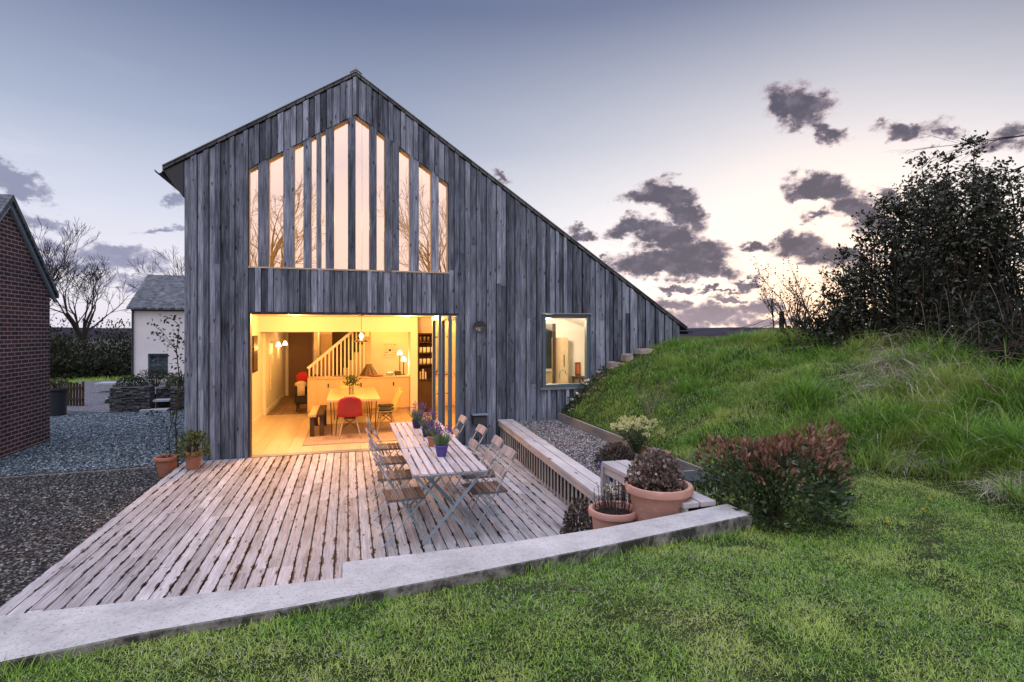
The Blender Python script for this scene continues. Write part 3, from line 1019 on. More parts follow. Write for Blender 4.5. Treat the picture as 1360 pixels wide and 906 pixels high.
# ------------------------------------------------------------------ concrete kerb
b = MB()
b.prism(KN + KF, -0.34, 0.75)
b.solo('concrete_wall', M['concrete'], 'low pale concrete retaining wall curving between lawn and sunken deck', 'wall', (2.5, -7.0, -0.34), bevel=0.012)

# ------------------------------------------------------------------ slatted bench walls
def bench_wall(label, ax, ay, bx, by, zt, z0, n):
    """slatted box along a line from (ax,ay) to (bx,by); slats face -x"""
    t = thing('slatted_bench', label, 'bench', ((ax + bx) / 2, (ay + by) / 2, z0), 'slatted timber benches beside the deck')
    A, B = Vector((ax, ay, 0)), Vector((bx, by, 0))
    dd = (B - A)
    ln = dd.length
    dd.normalize()
    nr = Vector((dd.y, -dd.x, 0))
    if nr.x < 0:
        nr = -nr
    for k in range(2):
        o0, o1 = 0.006 + k * 0.15, 0.144 + k * 0.15
        mb = MB()
        cs = [0, ln * rnd.uniform(.35, .65), ln]
        for s0, s1 in zip(cs[:-1], cs[1:]):
            p = [A + dd * s0 + nr * o0, A + dd * (s1 - .003) + nr * o0, A + dd * (s1 - .003) + nr * o1, A + dd * s0 + nr * o1]
            mb.hexa([(q.x, q.y, zt - 0.04) for q in p] + [(q.x, q.y, zt) for q in p])
        mb.build('top_board', M['bench'], t, bevel=0.004)
    mb = MB()
    p = [A + nr * 0.02, B + nr * 0.02, B + nr * 0.045, A + nr * 0.045]
    mb.hexa([(q.x, q.y, zt - 0.115) for q in p] + [(q.x, q.y, zt - 0.042) for q in p])
    mb.build('front_rail', M['bench'], t)
    mb = MB()
    for i in range(n):
        s = (i + .5) / n * ln
        w = 0.021
        p = [A + dd * (s - w) + nr * 0.047, A + dd * (s + w) + nr * 0.047, A + dd * (s + w) + nr * 0.057, A + dd * (s - w) + nr * 0.057]
        mb.hexa([(q.x, q.y, z0) for q in p] + [(q.x, q.y, zt - 0.042) for q in p])
    mb.build('slat_front', M['benchv'], t)
    mb = MB()
    p = [A + nr * 0.19, B + nr * 0.19, B + nr * 0.28, A + nr * 0.28]
    mb.hexa([(q.x, q.y, z0) for q in p] + [(q.x, q.y, zt - 0.043) for q in p])
    mb.build('inner_wall', M['darktrim'], t)
    return t


bench_wall('long low slatted timber bench wall between deck and gravel bed', 5.215, -0.06, 4.945, -5.0, 0.45, 0.0, 36)
t = bench_wall('short tall slatted timber bench butting the concrete wall behind terracotta pots', 5.0, -4.97, 5.0, -6.42, 0.78, 0.0, 11)
mb = MB()
mb.box(4.998, 5.05, -5.015, -4.968, 0.0, 0.738)
mb.build('corner_post', M['benchv'], t)

# timber edging holding the bank
b = MB()
b.box(6.425, 6.465, -4.62, -0.06, .33, .525)
b.box(6.02, 6.465, -4.665, -4.622, .33, .52)
b.solo('timber_edging', M['benchx'], 'low grey timber edging board between gravel bed and grass bank', 'edging', (6.45, -2.3, .33))

# ------------------------------------------------------------------ the house
HOUSE = thing('timber_house', 'tall house clad in weathered grey vertical boards with lit windows', 'house', (4.57, 5.0, 0))


def rake(x):
    return 4.84 + 0.6365 * (x + .02) if x < 2.67 else 6.55 - 0.6705 * (x - 2.67)


WIN0, WIN1 = 0.95, 4.30
SILL = 3.165
panes = [(0.955, 1.10), (1.26, 1.49), (1.66, 1.81), (1.93, 2.02), (2.09, 2.17), (2.30, 2.54), (2.66, 2.90), (3.02, 3.16), (3.41, 3.60), (3.76, 3.99), (4.12, 4.285)]
fins = [(panes[i][1], panes[i + 1][0]) for i in range(len(panes) - 1)]


def wtop(x):
    return rake(x) - 0.665


b = MB()


def board(x0, x1, zb, zt, y, th=0.022):
    """vertical board; zb, zt functions or numbers"""
    fb = zb if callable(zb) else (lambda _: zb)
    ft = zt if callable(zt) else (lambda _: zt)
    xs = [x0, x1]
    if callable(zt) and x0 < 2.67 < x1 or callable(zb) and x0 < 2.67 < x1:
        xs = [x0, 2.67, x1]
    for a_, c_ in zip(xs[:-1], xs[1:]):
        segs = [(fb(a_), fb(c_), ft(a_), ft(c_))]
        if not callable(zb) and min(ft(a_), ft(c_)) - zb > 2.0 and rnd.random() < 0.45:
            j = zb + (min(ft(a_), ft(c_)) - zb) * rnd.uniform(.25, .85)
            segs = [(fb(a_), fb(c_), j - .0015, j - .0015), (j + .0015, j + .0015, ft(a_), ft(c_))]
        for (b0, b1, t0, t1) in segs:
            if t0 - b0 < 0.01 and t1 - b1 < 0.01:
                continue
            b.hexa([(a_, y - th, b0), (c_, y - th, b1), (c_, y, b1), (a_, y, b0), (a_, y - th, t0), (c_, y - th, t1), (c_, y, t1), (a_, y, t0)])


def run(x0, x1, zb, zt, seed, y0=0.0):
    """fill [x0,x1] with board-on-board cladding"""
    rr = random.Random(seed)
    ws = []
    s = 0
    k = 0
    while s < (x1 - x0) - 0.03:
        w = rr.choice([.095, .105, .115, .135]) if k % 2 == 0 else rr.choice([.075, .085, .095])
        ws.append(w)
        s += w
        k += 1
    f = (x1 - x0) / s
    x = x0
    for i, w in enumerate(ws):
        w *= f
        if i % 2:      # cover board stands proud and laps its neighbours
            board(x + 0.004, x + w - 0.004, zb, zt, y0 - 0.036, 0.022)
        else:
            board(x + 0.005, x + w - 0.005, zb, zt, y0 - rr.choice([0.0, 0.0, 0.006]), 0.02)
        x += w


rk = lambda x: rake(x) - 0.01
run(0.0, WIN0, -0.02, rk, 1)
run(WIN0, WIN1, wtop, rk, 2, -0.006)                 # band above the tall glazing
run(WIN0, WIN1, 2.425, SILL - 0.01, 3, -0.012)       # band between the storeys
run(WIN1, 4.49, 2.425, rk, 4)
run(4.49, 6.10, -0.02, rk, 5)
run(6.10, 7.12, 2.45, rk, 6)
run(6.10, 7.12, 0.25, 0.985, 7)
run(7.12, 9.14, 0.25, rk, 8)
for (a_, c_) in fins:
    if c_ - a_ > 0.2:
        board(a_, a_ + 0.12, SILL, wtop, -0.012, 0.05)
        board(a_ + 0.125, c_, SILL, wtop, 0.0, 0.04)
    else:
        board(a_, c_, SILL, wtop, 0.0, 0.045)
b.build('cladding', M['clad'], HOUSE)
# dark membrane behind the boards
b = MB()
BACK = 0.004
b.prismy([(0.0, -0.3), (0.95, -0.3), (0.95, rake(.95) - .02), (0.0, rake(0) - .02)], BACK, 0.2)
b.prismy([(0.95, wtop(.95)), (2.67, wtop(2.67)), (4.30, wtop(4.3)), (4.30, rake(4.3) - .02), (2.67, rake(2.67) - .02), (0.95, rake(.95) - .02)], BACK, 0.2)
b.box(0.95, 4.30, BACK, 0.2, 2.42, SILL - 0.012)
b.prismy([(4.30, 2.42), (4.49, 2.42), (4.49, rake(4.49) - .02), (4.30, rake(4.3) - .02)], BACK, 0.2)
b.prismy([(4.49, -.3), (6.11, -.3), (6.11, rake(6.11) - .02), (4.49, rake(4.49) - .02)], BACK, 0.2)
b.prismy([(6.11, 2.44), (7.11, 2.44), (7.11, rake(7.11) - .02), (6.11, rake(6.11) - .02)], BACK, 0.2)
b.box(6.11, 7.11, BACK, 0.2, -.3, 0.99)
b.prismy([(7.11, -.3), (9.12, -.3), (9.12, rake(9.12) - .02), (7.11, rake(7.11) - .02)], BACK, 0.2)
b.build('wall_core', M['darktrim'], HOUSE)
# other outside walls
b = MB()
b.box(0.0, 0.2, 0.201, 9.8, -0.3, 4.80)
b.build('side_wall', M['clad'], HOUSE)
b = MB()
b.box(8.94, 9.12, 0.201, 9.8, -0.3, 2.16)
b.build('side_wall', M['clad'], HOUSE)
b = MB()
b.prismy([(0.0, -.3), (9.12, -.3), (9.12, 2.16), (2.67, 6.5), (0.0, 4.8)], 9.801, 10.0)
b.build('rear_wall', M['clad'], HOUSE)

# roof
t = 0.055
sl1, sl2 = 0.6365, -0.6705
for nm, x0, x1, f in (('roof', -0.30, 2.668, lambda x: 4.855 + sl1 * (x + .02)), ('roof', 2.672, 9.30, lambda x: 6.565 + sl2 * (x - 2.67))):
    b = MB()
    b.prismy([(x0, f(x0)), (x1, f(x1)), (x1, f(x1) + t), (x0, f(x0) + t)], -0.055, 10.15)
    b.build(nm, M['slate'], HOUSE)
b = MB()
for x0, x1, f in ((-0.30, 2.67, lambda x: 4.855 + sl1 * (x + .02)), (2.67, 9.30, lambda x: 6.565 + sl2 * (x - 2.67))):
    b.prismy([(x0, f(x0) + t + .002), (x1, f(x1) + t + .002), (x1, f(x1) + t + .016), (x0, f(x0) + t + .016)], -0.075, 0.02)
b.build('verge_trim', M['zinc'], HOUSE)
b = MB()
b.prismy([(2.57, 6.59), (2.67, 6.655), (2.77, 6.59), (2.77, 6.605), (2.67, 6.69), (2.57, 6.605)], -0.08, 10.1)
b.build('ridge_cap', M['zinc'], HOUSE)
# boxed left eave and gutters
b = MB()
b.prismy([(-0.005, 4.25), (-0.005, 4.84), (-0.29, 4.66)], -0.03, 9.8)
b.build('eave_soffit', M['darktrim'], HOUSE)
b = MB()
for gx_, gz_ in ((-0.345, 4.66), (9.345, 2.10)):
    b = MB()
    seg = [(gx_ + 0.06 * math.cos(a), gz_ + 0.06 * math.sin(a)) for a in [math.pi + math.pi * k / 8 for k in range(9)]]
    seg2 = [(gx_ + 0.052 * math.cos(a), gz_ + 0.052 * math.sin(a)) for a in [2 * math.pi - math.pi * k / 8 for k in range(9)]]
    b.prismy(seg + seg2, -0.08, 10.0)
    b.build('gutter', M['darktrim'], HOUSE)

# upper glazing: one frame, one pane per gap
fr = MB()
gy_ = 0.075
for (x0, x1) in panes:
    # slim timber lining round each opening
    fr.hexa([(x0 - .02, 0.03, SILL), (x0 + .006, 0.03, SILL), (x0 + .006, 0.11, SILL), (x0 - .02, 0.11, SILL),
             (x0 - .02, 0.03, wtop(x0 - .02)), (x0 + .006, 0.03, wtop(x0 + .006)), (x0 + .006, 0.11, wtop(x0 + .006)), (x0 - .02, 0.11, wtop(x0 - .02))])
    fr.hexa([(x1 - .006, 0.03, SILL), (x1 + .02, 0.03, SILL), (x1 + .02, 0.11, SILL), (x1 - .006, 0.11, SILL),
             (x1 - .006, 0.03, wtop(x1 - .006)), (x1 + .02, 0.03, wtop(x1 + .02)), (x1 + .02, 0.11, wtop(x1 + .02)), (x1 - .006, 0.11, wtop(x1 - .006))])
    fr.hexa([(x0, 0.0, wtop(x0) - .03), (x1, 0.0, wtop(x1) - .03), (x1, 0.12, wtop(x1) - .03), (x0, 0.12, wtop(x0) - .03),
             (x0, 0.0, wtop(x0) - .002), (x1, 0.0, wtop(x1) - .002), (x1, 0.12, wtop(x1) - .002), (x0, 0.12, wtop(x0) - .002)])
fr.box(WIN0, WIN1, -0.05, 0.12, SILL - 0.012, SILL + 0.012)
UW = fr.build('window', M['oak'], HOUSE, label='tall gable window of narrow panes between grey fins')
for (x0, x1) in panes:
    mb = MB()
    a_, c_ = x0 + .006, x1 - .006
    xs = [a_, c_]
    mb.addf([(a_, gy_, SILL + .012), (c_, gy_, SILL + .012), (c_, gy_, wtop(c_) - .03), (a_, gy_, wtop(a_) - .03)], [(0, 1, 2, 3)])
    mb.build('pane', M['glass_up'], UW)

# kitchen window
fr = MB()
x0, x1, z0, z1 = 6.12, 7.10, 1.01, 2.42
fw_ = 0.065
fr.box(x0, x1, -0.04, 0.06, z0, z0 + fw_)
fr.box(x0, x1, -0.04, 0.06, z1 - fw_, z1)
fr.box(x0, x0 + fw_, -0.04, 0.06, z0 + fw_, z1 - fw_)
fr.box(x1 - fw_, x1, -0.04, 0.06, z0 + fw_, z1 - fw_)
KW = fr.build('window', M['joinery'], HOUSE, label='square blue grey framed kitchen window')
mb = MB()
mb.addf([(x0 + fw_, 0.01, z0 + fw_), (x1 - fw_, 0.01, z0 + fw_), (x1 - fw_, 0.01, z1 - fw_), (x0 + fw_, 0.01, z1 - fw_)], [(0, 1, 2, 3)])
mb.build('pane', M['glass'], KW)
mb = MB()
mb.box(x0 - .05, x1 + .05, -0.075, -0.001, z0 - 0.035, z0 - 0.002)
mb.build('sill', M['zinc'], KW)
mb = MB()
mb.box(x0 - .03, x1 + .03, -0.085, -0.001, z1 + 0.012, z1 + 0.03)
mb.build('drip_flashing', M['zinc'], KW)

# door opening: frame, threshold, folded leaves
fr = MB()
fr.box(0.951, 0.985, -0.05, 0.12, 0.0, 2.42)
fr.box(0.985, 4.49, -0.05, 0.12, 2.385, 2.424)
fr.box(4.455, 4.489, -0.03, 0.12, 0.0, 2.385)
fr.build('door_frame', M['darktrim'], HOUSE)
fr = MB()
fr.box(0.951, 4.49, -0.06, 0.12, -0.02, 0.012)
fr.build('threshold', M['zinc'], HOUSE)
for i, (xx, ya, yb) in enumerate([(4.04, -0.70, 0.06), (4.21, -0.70, 0.06), (4.34, -0.70, 0.06)]):
    lf = MB()
    w, th = 0.075, 0.028
    lf.box(xx - th, xx + th, ya, ya + w, 0.03, 2.37)
    lf.box(xx - th, xx + th, yb - w, yb, 0.03, 2.37)
    lf.box(xx - th, xx + th, ya + w, yb - w, 0.03, 0.03 + 0.1)
    lf.box(xx - th, xx + th, ya + w, yb - w, 2.37 - w, 2.37)
    leaf = lf.build('door_leaf', M['joinery'], HOUSE, bevel=0.004)
    mb = MB()
    mb.addf([(xx, ya + w, .13), (xx, yb - w, .13), (xx, yb - w, 2.295), (xx, ya + w, 2.295)], [(0, 1, 2, 3)])
    mb.build('pane', M['glass'], leaf)
    if i < 2:
        mb = MB()
        mb.box(xx - .05, xx - th, ya + .03, ya + .045, 1.03, 1.045)
        mb.box(xx - .06, xx - .045, ya + .03, ya + .13, 1.025, 1.05)
        mb.build('handle', M['steel'], leaf)

# ---- interior shell
W = M['wallwhite']
b = MB()
b.box(0.40, 0.50, 0.201, 4.9, 0.0, 2.46)
b.box(0.40, 0.56, 4.9, 9.5, 0.0, 2.46)
b.build('inner_wall', W, HOUSE)
b = MB()
b.box(4.95, 5.05, 0.201, 6.5, 0.0, 2.46)
b.build('inner_wall', W, HOUSE)
b = MB()
b.box(0.501, 4.08, 4.40, 4.50, 2.085, 2.46)
b.box(4.08, 4.26, 4.40, 5.0, 0.0, 2.46)
b.box(4.26, 4.949, 4.80, 5.0, 0.0, 2.46)
b.build('bulkhead', M['wallpink'], HOUSE)
b = MB()
b.box(3.0, 4.40, 6.35, 6.45, 0.0, 3.6)
b.box(4.26, 4.36, 5.001, 6.349, 0.0, 3.6)
b.build('kitchen_wall', W, HOUSE)
b = MB()
b.box(0.2, 8.94, 0.21, 4.40, 2.462, 2.62)
b.box(0.2, 2.2, 4.40, 9.8, 2.462, 2.62)
b.box(2.2, 8.94, 4.40, 5.2, 2.462, 2.62)
b.build('ceiling', W, HOUSE)
b = MB()
for i in range(22):
    x0 = 0.5 + i * 0.205
    if x0 > 4.9:
        break
    y = 0.12 - rnd.uniform(0, 1.0)
    while y < 4.95:
        y1 = min(y + rnd.uniform(1.1, 1.7), 4.95)
        if y1 > 0.2:
            b.box(x0 + .0015, x0 + .2035, max(y, 0.12) + .0015, y1 - .0015, -0.03, 0.0)
        y = y1
b.build('floor', M['plank'], HOUSE)
b = MB()
for i in range(60):
    x0 = 0.5 + i * 0.075
    if x0 > 4.3:
        break
    y = 4.95 - rnd.uniform(0, .5)
    while y < 9.45:
        y1 = min(y + rnd.uniform(.5, .9), 9.45)
        b.box(x0 + .001, x0 + .074, max(y, 4.951) + .001, y1 - .001, -0.03, 0.0)
        y = y1
b.build('floor', M['parquet'], HOUSE)
b = MB()
b.box(0.2, 8.9, 0.21, 9.7, -0.2, -0.04)
b.build('floor_slab', M['darktrim'], HOUSE)
b = MB()
b.box(0.50, 0.515, 0.201, 4.88, 0.001, 0.11)
b.box(0.56, 0.575, 4.92, 9.3, 0.001, 0.11)
b.build('skirting', W, HOUSE)
# hall end: doors
b = MB()
b.box(2.1, 2.999, 6.36, 6.42, 0.0, 2.46)
b.build('dark_hall_panel', M['darkwood'], HOUSE)  # dark panel added to stand for the unlit hall beyond
b = MB()
b.box(0.56, 2.6, 9.40, 9.50, 0.0, 2.46)
b.box(1.55, 1.65, 7.5, 9.4, 0.0, 2.46)
b.build('hall_wall', M['wallpink'], HOUSE)
b = MB()
b.box(0.58, 0.66, 9.33, 9.399, 0.0, 2.05)
b.box(0.58, 1.6, 9.33, 9.399, 2.05, 2.12)
b.build('door_casing', W, HOUSE)
b = MB()
b.box(0.67, 1.40, 9.36, 9.398, 0.0, 2.04)
M['browndoor'] = plain('brown door paint', (0.20, 0.115, 0.065, 1), 0.5)
b.build('inner_door', M['browndoor'], HOUSE)
b = MB()
b.box(1.66, 2.59, 9.35, 9.395, 0.0, 2.0)
b.build('cupboard_door', M['ply'], HOUSE)
# upper room
b = MB()
b.box(0.2, 8.9, 0.21, 4.3, 2.621, 2.66)
b.build('upper_floor', M['oak'], HOUSE)
b = MB()
b.prismy([(0.2, 2.66), (6.5, 2.66), (6.5, 3.85), (2.67, 6.4), (0.2, 4.85)], 4.2, 4.3)
b.box(0.2, 0.25, 0.21, 4.2, 2.66, 4.85)
b.build('upper_wall', W, HOUSE)
b = MB()
b.prismy([(0.25, 4.84), (2.67, 6.38), (2.67, 6.44), (0.25, 4.90)], 0.21, 4.2)
b.prismy([(2.67, 6.38), (7.6, 3.07), (7.6, 3.13), (2.67, 6.44)], 0.21, 4.2)
b.build('sloped_ceiling', W, HOUSE)
# kitchen behind the square window
b = MB()
b.box(5.051, 7.95, 3.50, 3.60, 0.0, 2.45)
b.prismy([(7.95, 0.0), (8.93, 0.0), (8.93, 2.1), (7.95, 2.45)], 3.50, 3.60)
b.build('kitchen_wall', W, HOUSE)
b = MB()
b.prismy([(5.05, 2.452), (7.95, 2.452), (8.93, 2.12), (8.93, 2.08), (7.95, 2.41), (5.05, 2.41)], 0.21, 3.5)
b.build('kitchen_ceiling', W, HOUSE)
b = MB()
b.box(8.85, 8.935, 0.21, 3.5, 0.0, 2.3)
b.build('kitchen_side', W, HOUSE)

# ------------------------------------------------------------------ lamps of the place (lit), with some unseen added ones
def sconce(y, xw, label):
    t = thing('wall_lamp', label, 'lamp', (xw, y, 1.78), 'brass wall lamps in the hall')
    mb = MB()
    mb.lathe([(0.0, 0), (0.045, 0), (0.045, 0.015), (0.0, .02)], (0, 0, 0), 14)
    mb.v = [(xw + z, y + x_, 1.80 + y_) for (x_, y_, z) in mb.v]
    mb.tube([(xw + .01, y, 1.80), (xw + .10, y, 1.84), (xw + .17, y, 1.84), (xw + .18, y, 1.80)], 0.007, 6)
    mb.build('bracket', M['steel'], t, smooth=True)
    mb = MB()
    mb.lathe([(.025, .02), (.05, -.03), (.075, -.10)], (xw + .18, y, 1.79), 18, False)
    mb.build('lamp_shade', M['shade'], t, smooth=True)
    lamp('sconce_light', (xw + .2, y, 1.66), 9, WARM, .05)
    return t


sconce(6.0, 0.56, 'nearer of two lit glass wall lamps on the hall wall')
sconce(7.6, 0.56, 'farther of two lit glass wall lamps beside the white door casing')
t = thing('pendant_lamp', 'dark dome pendant lamp with bare bulb hanging over the dining table', 'lamp', (2.81, 2.3, 1.86))
mb = MB()
mb.tube([(2.81, 2.3, 2.46), (2.81, 2.3, 2.06)], 0.006, 6)
mb.lathe([(0, .0), (.05, .0), (.05, -.03), (0, -.03)], (2.81, 2.3, 2.46), 12)
mb.build('flex', M['darktrim'], t)
mb = MB()
mb.lathe([(.145, 0), (.135, .03), (.09, .055), (.02, .07)], (2.81, 2.3, 1.87), 24, False)
mb.build('lamp_shade', M['hood'], t, smooth=True)
mb = MB()
mb.ball((2.81, 2.3, 2.0), .045)
mb.tube([(2.81, 2.3, 1.94), (2.81, 2.3, 2.06)], .018, 8)
mb.build('bulb', M['bulb'], t, smooth=True)
lamp('pendant_light', (2.81, 2.3, 1.80), 36, WARM, .08)
lamp('pendant_uplight', (2.81, 2.3, 2.12), 8, WARM, .05)
for i, (x, y) in enumerate([(1.5, 0.75), (3.6, 0.75), (1.4, 3.4), (3.9, 3.4)]):  # unseen downlights added for indoor warmth; front pair also spills onto the deck
    mb = MB()
    mb.lathe([(0, 0), (.05, 0), (.06, .004), (.06, .012)], (x, y, 2.447), 16)
    mb.solo('ceiling_light', M['downlight'], ['unseen added round recessed ceiling light above the inner bench', 'unseen added round recessed ceiling light just inside the folded doors', 'unseen added round recessed ceiling light near the hall opening', 'unseen added round recessed ceiling light in front of the dresser'][i], 'lamp', (x, y, 2.447), 'recessed ceiling lights')
    lamp('added_downlight', (x, y, 2.40), 225 if i < 2 else 52, (1.0, .44, .105), .06)
lamp('hall_light', (1.1, 7.0, 2.35), 14, WARM, .1)
lamp('hall_fill', (2.1, 8.2, 2.2), 34, WARM, .1)  # added fill without a fixture, warms the dark space behind the stairs
mb = MB()
mb.lathe([(0, 0), (.05, 0), (.06, .004), (.06, .012)], (1.1, 7.0, 2.447), 16)
mb.solo('ceiling_light', M['downlight'], 'round recessed ceiling light in the hall', 'lamp', (1.1, 7.0, 2.447), 'recessed ceiling lights')
# unseen light and globe added to turn the stairwell wall bright yellow
lamp('well_fill', (3.4, 5.7, 3.1), 120, (1.0, .52, .08), .15)
mb = MB()
mb.lathe([(0, .1), (.03, .1), (.12, 0.02), (.13, -.08), (0, -.1)], (3.4, 5.7, 3.35), 18)
mb.solo('added_globe', M['shade'], 'unseen lit globe lamp added high in the stairwell', 'lamp', (3.4, 5.7, 3.35))
# upper room pendant
t = thing('pendant_lamp', 'long thin flex pendant lamp behind the tall upper window', 'lamp', (2.80, 1.2, 4.1))
mb = MB()
mb.tube([(2.80, 1.2, 6.3), (2.80, 1.2, 3.03)], 0.008, 6)
mb.build('flex', M['black'], t)
mb = MB()
mb.lathe([(.16, -.1), (.12, .04), (.03, .1)], (2.80, 1.2, 2.95), 20, False)
mb.build('lamp_shade', M['hood'], t, smooth=True)
lamp('upper_light', (2.80, 1.2, 3.15), 80, (1.0, .48, .13), .1)
lamp('upper_light_b', (2.6, 1.4, 4.3), 100, (1.0, .48, .13), .2)
lamp('kitchen_light', (6.9, 1.9, 2.3), 190, (1.0, .80, .55), .12)
mb = MB()
mb.lathe([(0, 0), (.10, 0), (.12, .006), (.12, .03)], (6.9, 1.9, 2.375), 18)
mb.solo('ceiling_light', M['downlight'], 'large round ceiling light in the kitchen behind the square window', 'lamp', (6.9, 1.9, 2.375))

# ------------------------------------------------------------------ dining room things
b = MB()
b.box(1.74, 3.50, 0.72, 3.05, 0.002, 0.014)
b.solo('rug', M['rug'], 'brown woven rug under the dining table', 'rug', (2.6, 1.9, 0))
t = thing('dining_table', 'wooden dining table with black hairpin legs on the brown rug', 'table', (2.64, 2.5, 0.014))
b = MB()
for k in range(4):
    b.box(2.13 + k * .2575, 2.13 + (k + 1) * .2575 - .001, 1.38, 3.72, 0.70, 0.745)
b.build('tabletop', M['oak'], t, bevel=.004)
for sx_ in (0, 1):
    for sy_ in (0, 1):
        b = MB()
        x = 2.20 + sx_ * .89
        y = 1.52 + sy_ * 2.06
        sg = 1 if sx_ == 0 else -1
        b.tube([(x, y, .70), (x + .03 * sg, y, .02), (x + .10 * sg, y, .02), (x + .15 * sg, y, .70)], .009, 6)
        b.build('leg', M['black'], t)
t = thing('bench', 'rustic dark timber bench with two plank seat beside the dining table', 'bench', (1.93, 2.25, 0.014))
for k in range(2):
    b = MB()
    b.box(1.79 + k * .15, 1.93 + k * .15, 1.52, 3.0, .40, .45)
    b.build('seat_plank', M['oak'] if k == 0 else M['darkwood'], t, bevel=.004)
for x in (1.81, 1.99):
    for y in (1.55, 2.87):
        b = MB()
        b.box(x, x + .085, y, y + .085, 0.015, .40)
        b.build('leg', M['darkwood'], t)


def shell_chair(label, loc, rz, mat, pad=False):
    t = thing('shell_chair', label, 'chair', (0, 0, 0), 'moulded shell chairs round the dining table')
    # sitter looks along +x; shell grid
    U, Vn = 14, 16
    Vv, Ff = [], []
    for j in range(Vn + 1):
        s = j / Vn
        if s < .5:
            q = s / .5
            x = .22 - .38 * q
            z = .44 - .035 * math.sin(math.pi * q) + (-.02 if q < .12 else 0) * (1 - q / .12)
            w = .215 + .02 * q
        else:
            q = (s - .5) / .5
            x = -.16 - .10 * q ** .8 - .03 * q
            z = .44 + .40 * q ** 1.05
            w = .235 - .02 * q if q < .6 else .223 * math.sqrt(max(0.0, 1 - ((q - .6) / .42) ** 2.6)) + .0
        for i in range(U + 1):
            u = -1 + 2 * i / U
            cup = .05 * abs(u) ** 2.5
            xx, zz = x, z
            if s < .5:
                zz += cup * (0.4 + s)
            else:
                xx += cup * 1.3 * (1 - (s - .5))
            Vv.append((xx, u * w, zz))
    for j in range(Vn):
        for i in range(U):
            a_ = j * (U + 1) + i
            Ff.append((a_, a_ + 1, a_ + U + 2, a_ + U + 1))
    mb = MB()
    mb.addf(Vv, Ff)
    o = mb.build('shell', mat, t, smooth='all')
    sm = o.modifiers.new('solid', 'SOLIDIFY')
    sm.thickness = .008
    for (x, y) in ((.17, .14), (.17, -.14), (-.10, .14), (-.10, -.14)):
        mb = MB()
        mb.tube([(x * .75, y * .8, .40), (x * 1.25, y * 1.45, 0)], [.013, .009], 8)
        mb.build('leg', M['legwood'], t, smooth=True)
    mb = MB()
    for (a_, c_) in (((.15, .13), (-.09, -.13)), ((.15, -.13), (-.09, .13))):
        mb.tube([(a_[0], a_[1], .39), (c_[0] * 1.2, c_[1] * 1.3, .17)], .005, 5)
        mb.tube([(c_[0], c_[1], .39), (a_[0] * 1.2, a_[1] * 1.3, .17)], .005, 5)
    mb.box(-.09, .13, -.10, .10, .385, .40)
    mb.build('brace', M['black'], t)
    if pad:
        mb = MB()
        mb.box(-.14, .18, -.17, .17, .44, .475)
        mb.build('seat_pad', M['greycloth'], t, bevel=.015)
    t.location = loc
    t.rotation_euler = (0, 0, rz)
    return t


shell_chair('red moulded shell chair at the near end of the dining table', (2.57, 1.22, .014), R(90), M['red'])
shell_chair('ochre shell chair with dark seat pad on the right of the dining table', (3.33, 1.75, .014), R(176), M['yellow'], True)
shell_chair('ochre shell chair second along the right of the dining table', (3.36, 2.35, .014), R(183), M['yellow'], True)
shell_chair('pale ochre shell chair at the far end of the dining table', (2.55, 4.0, .014), R(-90), M['yellow'])

t = thing('vase', 'clear glass vase of water on the dining table', 'vase', (2.60, 2.3, .745))
b = MB()
b.lathe([(.045, .0), (.05, .02), (.05, .16), (.048, .20)], (2.60, 2.3, .746), 18)
b.build('bowl', M['glass_vase'], t, smooth=True)
n = 260
P = np.stack([2.60 + rng.normal(0, .06, n), 2.3 + rng.normal(0, .06, n), .745 + rng.uniform(.17, .36, n)], 1)
t = thing('cut_flowers', 'bunch of green foliage and cream flowers in the glass vase', 'flowers', (2.60, 2.3, .95))
leaves('foliage', P, P - np.array([2.60, 2.3, .80]), .07, .03, M['box'], t)
P2 = P[:50] + np.array([0, 0, .02])
leaves('blossom', P2, rng.normal(size=(50, 3)), .04, .03, M['white_fl'], t)
b = MB()
for k in range(10):
    b.tube([(2.60 + rnd.uniform(-.03, .03), 2.3 + rnd.uniform(-.03, .03), .76), (2.60 + rnd.uniform(-.08, .08), 2.3 + rnd.uniform(-.08, .08), 1.1)], .003, 4)
b.build('stem', M['box'], t)

# kitchen island
t = thing('kitchen_island', 'long birch ply island with four door fronts and black slot pulls', 'island', (2.85, 4.8, 0))
b = MB()
b.box(1.60, 4.07, 4.53, 5.15, .12, .90)
b.build('carcass', M['ply'], t)
b = MB()
b.box(1.57, 4.079, 4.505, 5.18, .90, .935)
b.build('worktop', M['oak'], t, bevel=.003)
b = MB()
b.box(1.57, 1.60, 4.51, 5.15, 0, .899)
b.build('end_panel', M['ply'], t)
b = MB()
b.box(1.60, 4.07, 4.58, 5.1, 0.001, .119)
b.build('plinth', M['ply'], t)
xs = [1.603, 2.14, 2.64, 3.20, 3.63, 4.07]
for i, (a_, c_) in enumerate(zip(xs[:-1], xs[1:])):
    b = MB()
    b.box(a_ + .002, c_ - .003, 4.511, 4.529, .125, .885)
    dr = b.build('door', M['ply'], t)
    if i in (0, 2, 3):
        hx = c_ - .04 if i != 3 else c_ - .03
        hx = {0: 2.06, 2: 2.85, 3: 3.66}[i]
        b = MB()
        b.box(hx - .018, hx + .018, 4.507, 4.5105, .69, .79)
        b.build('pull', M['black'], dr)
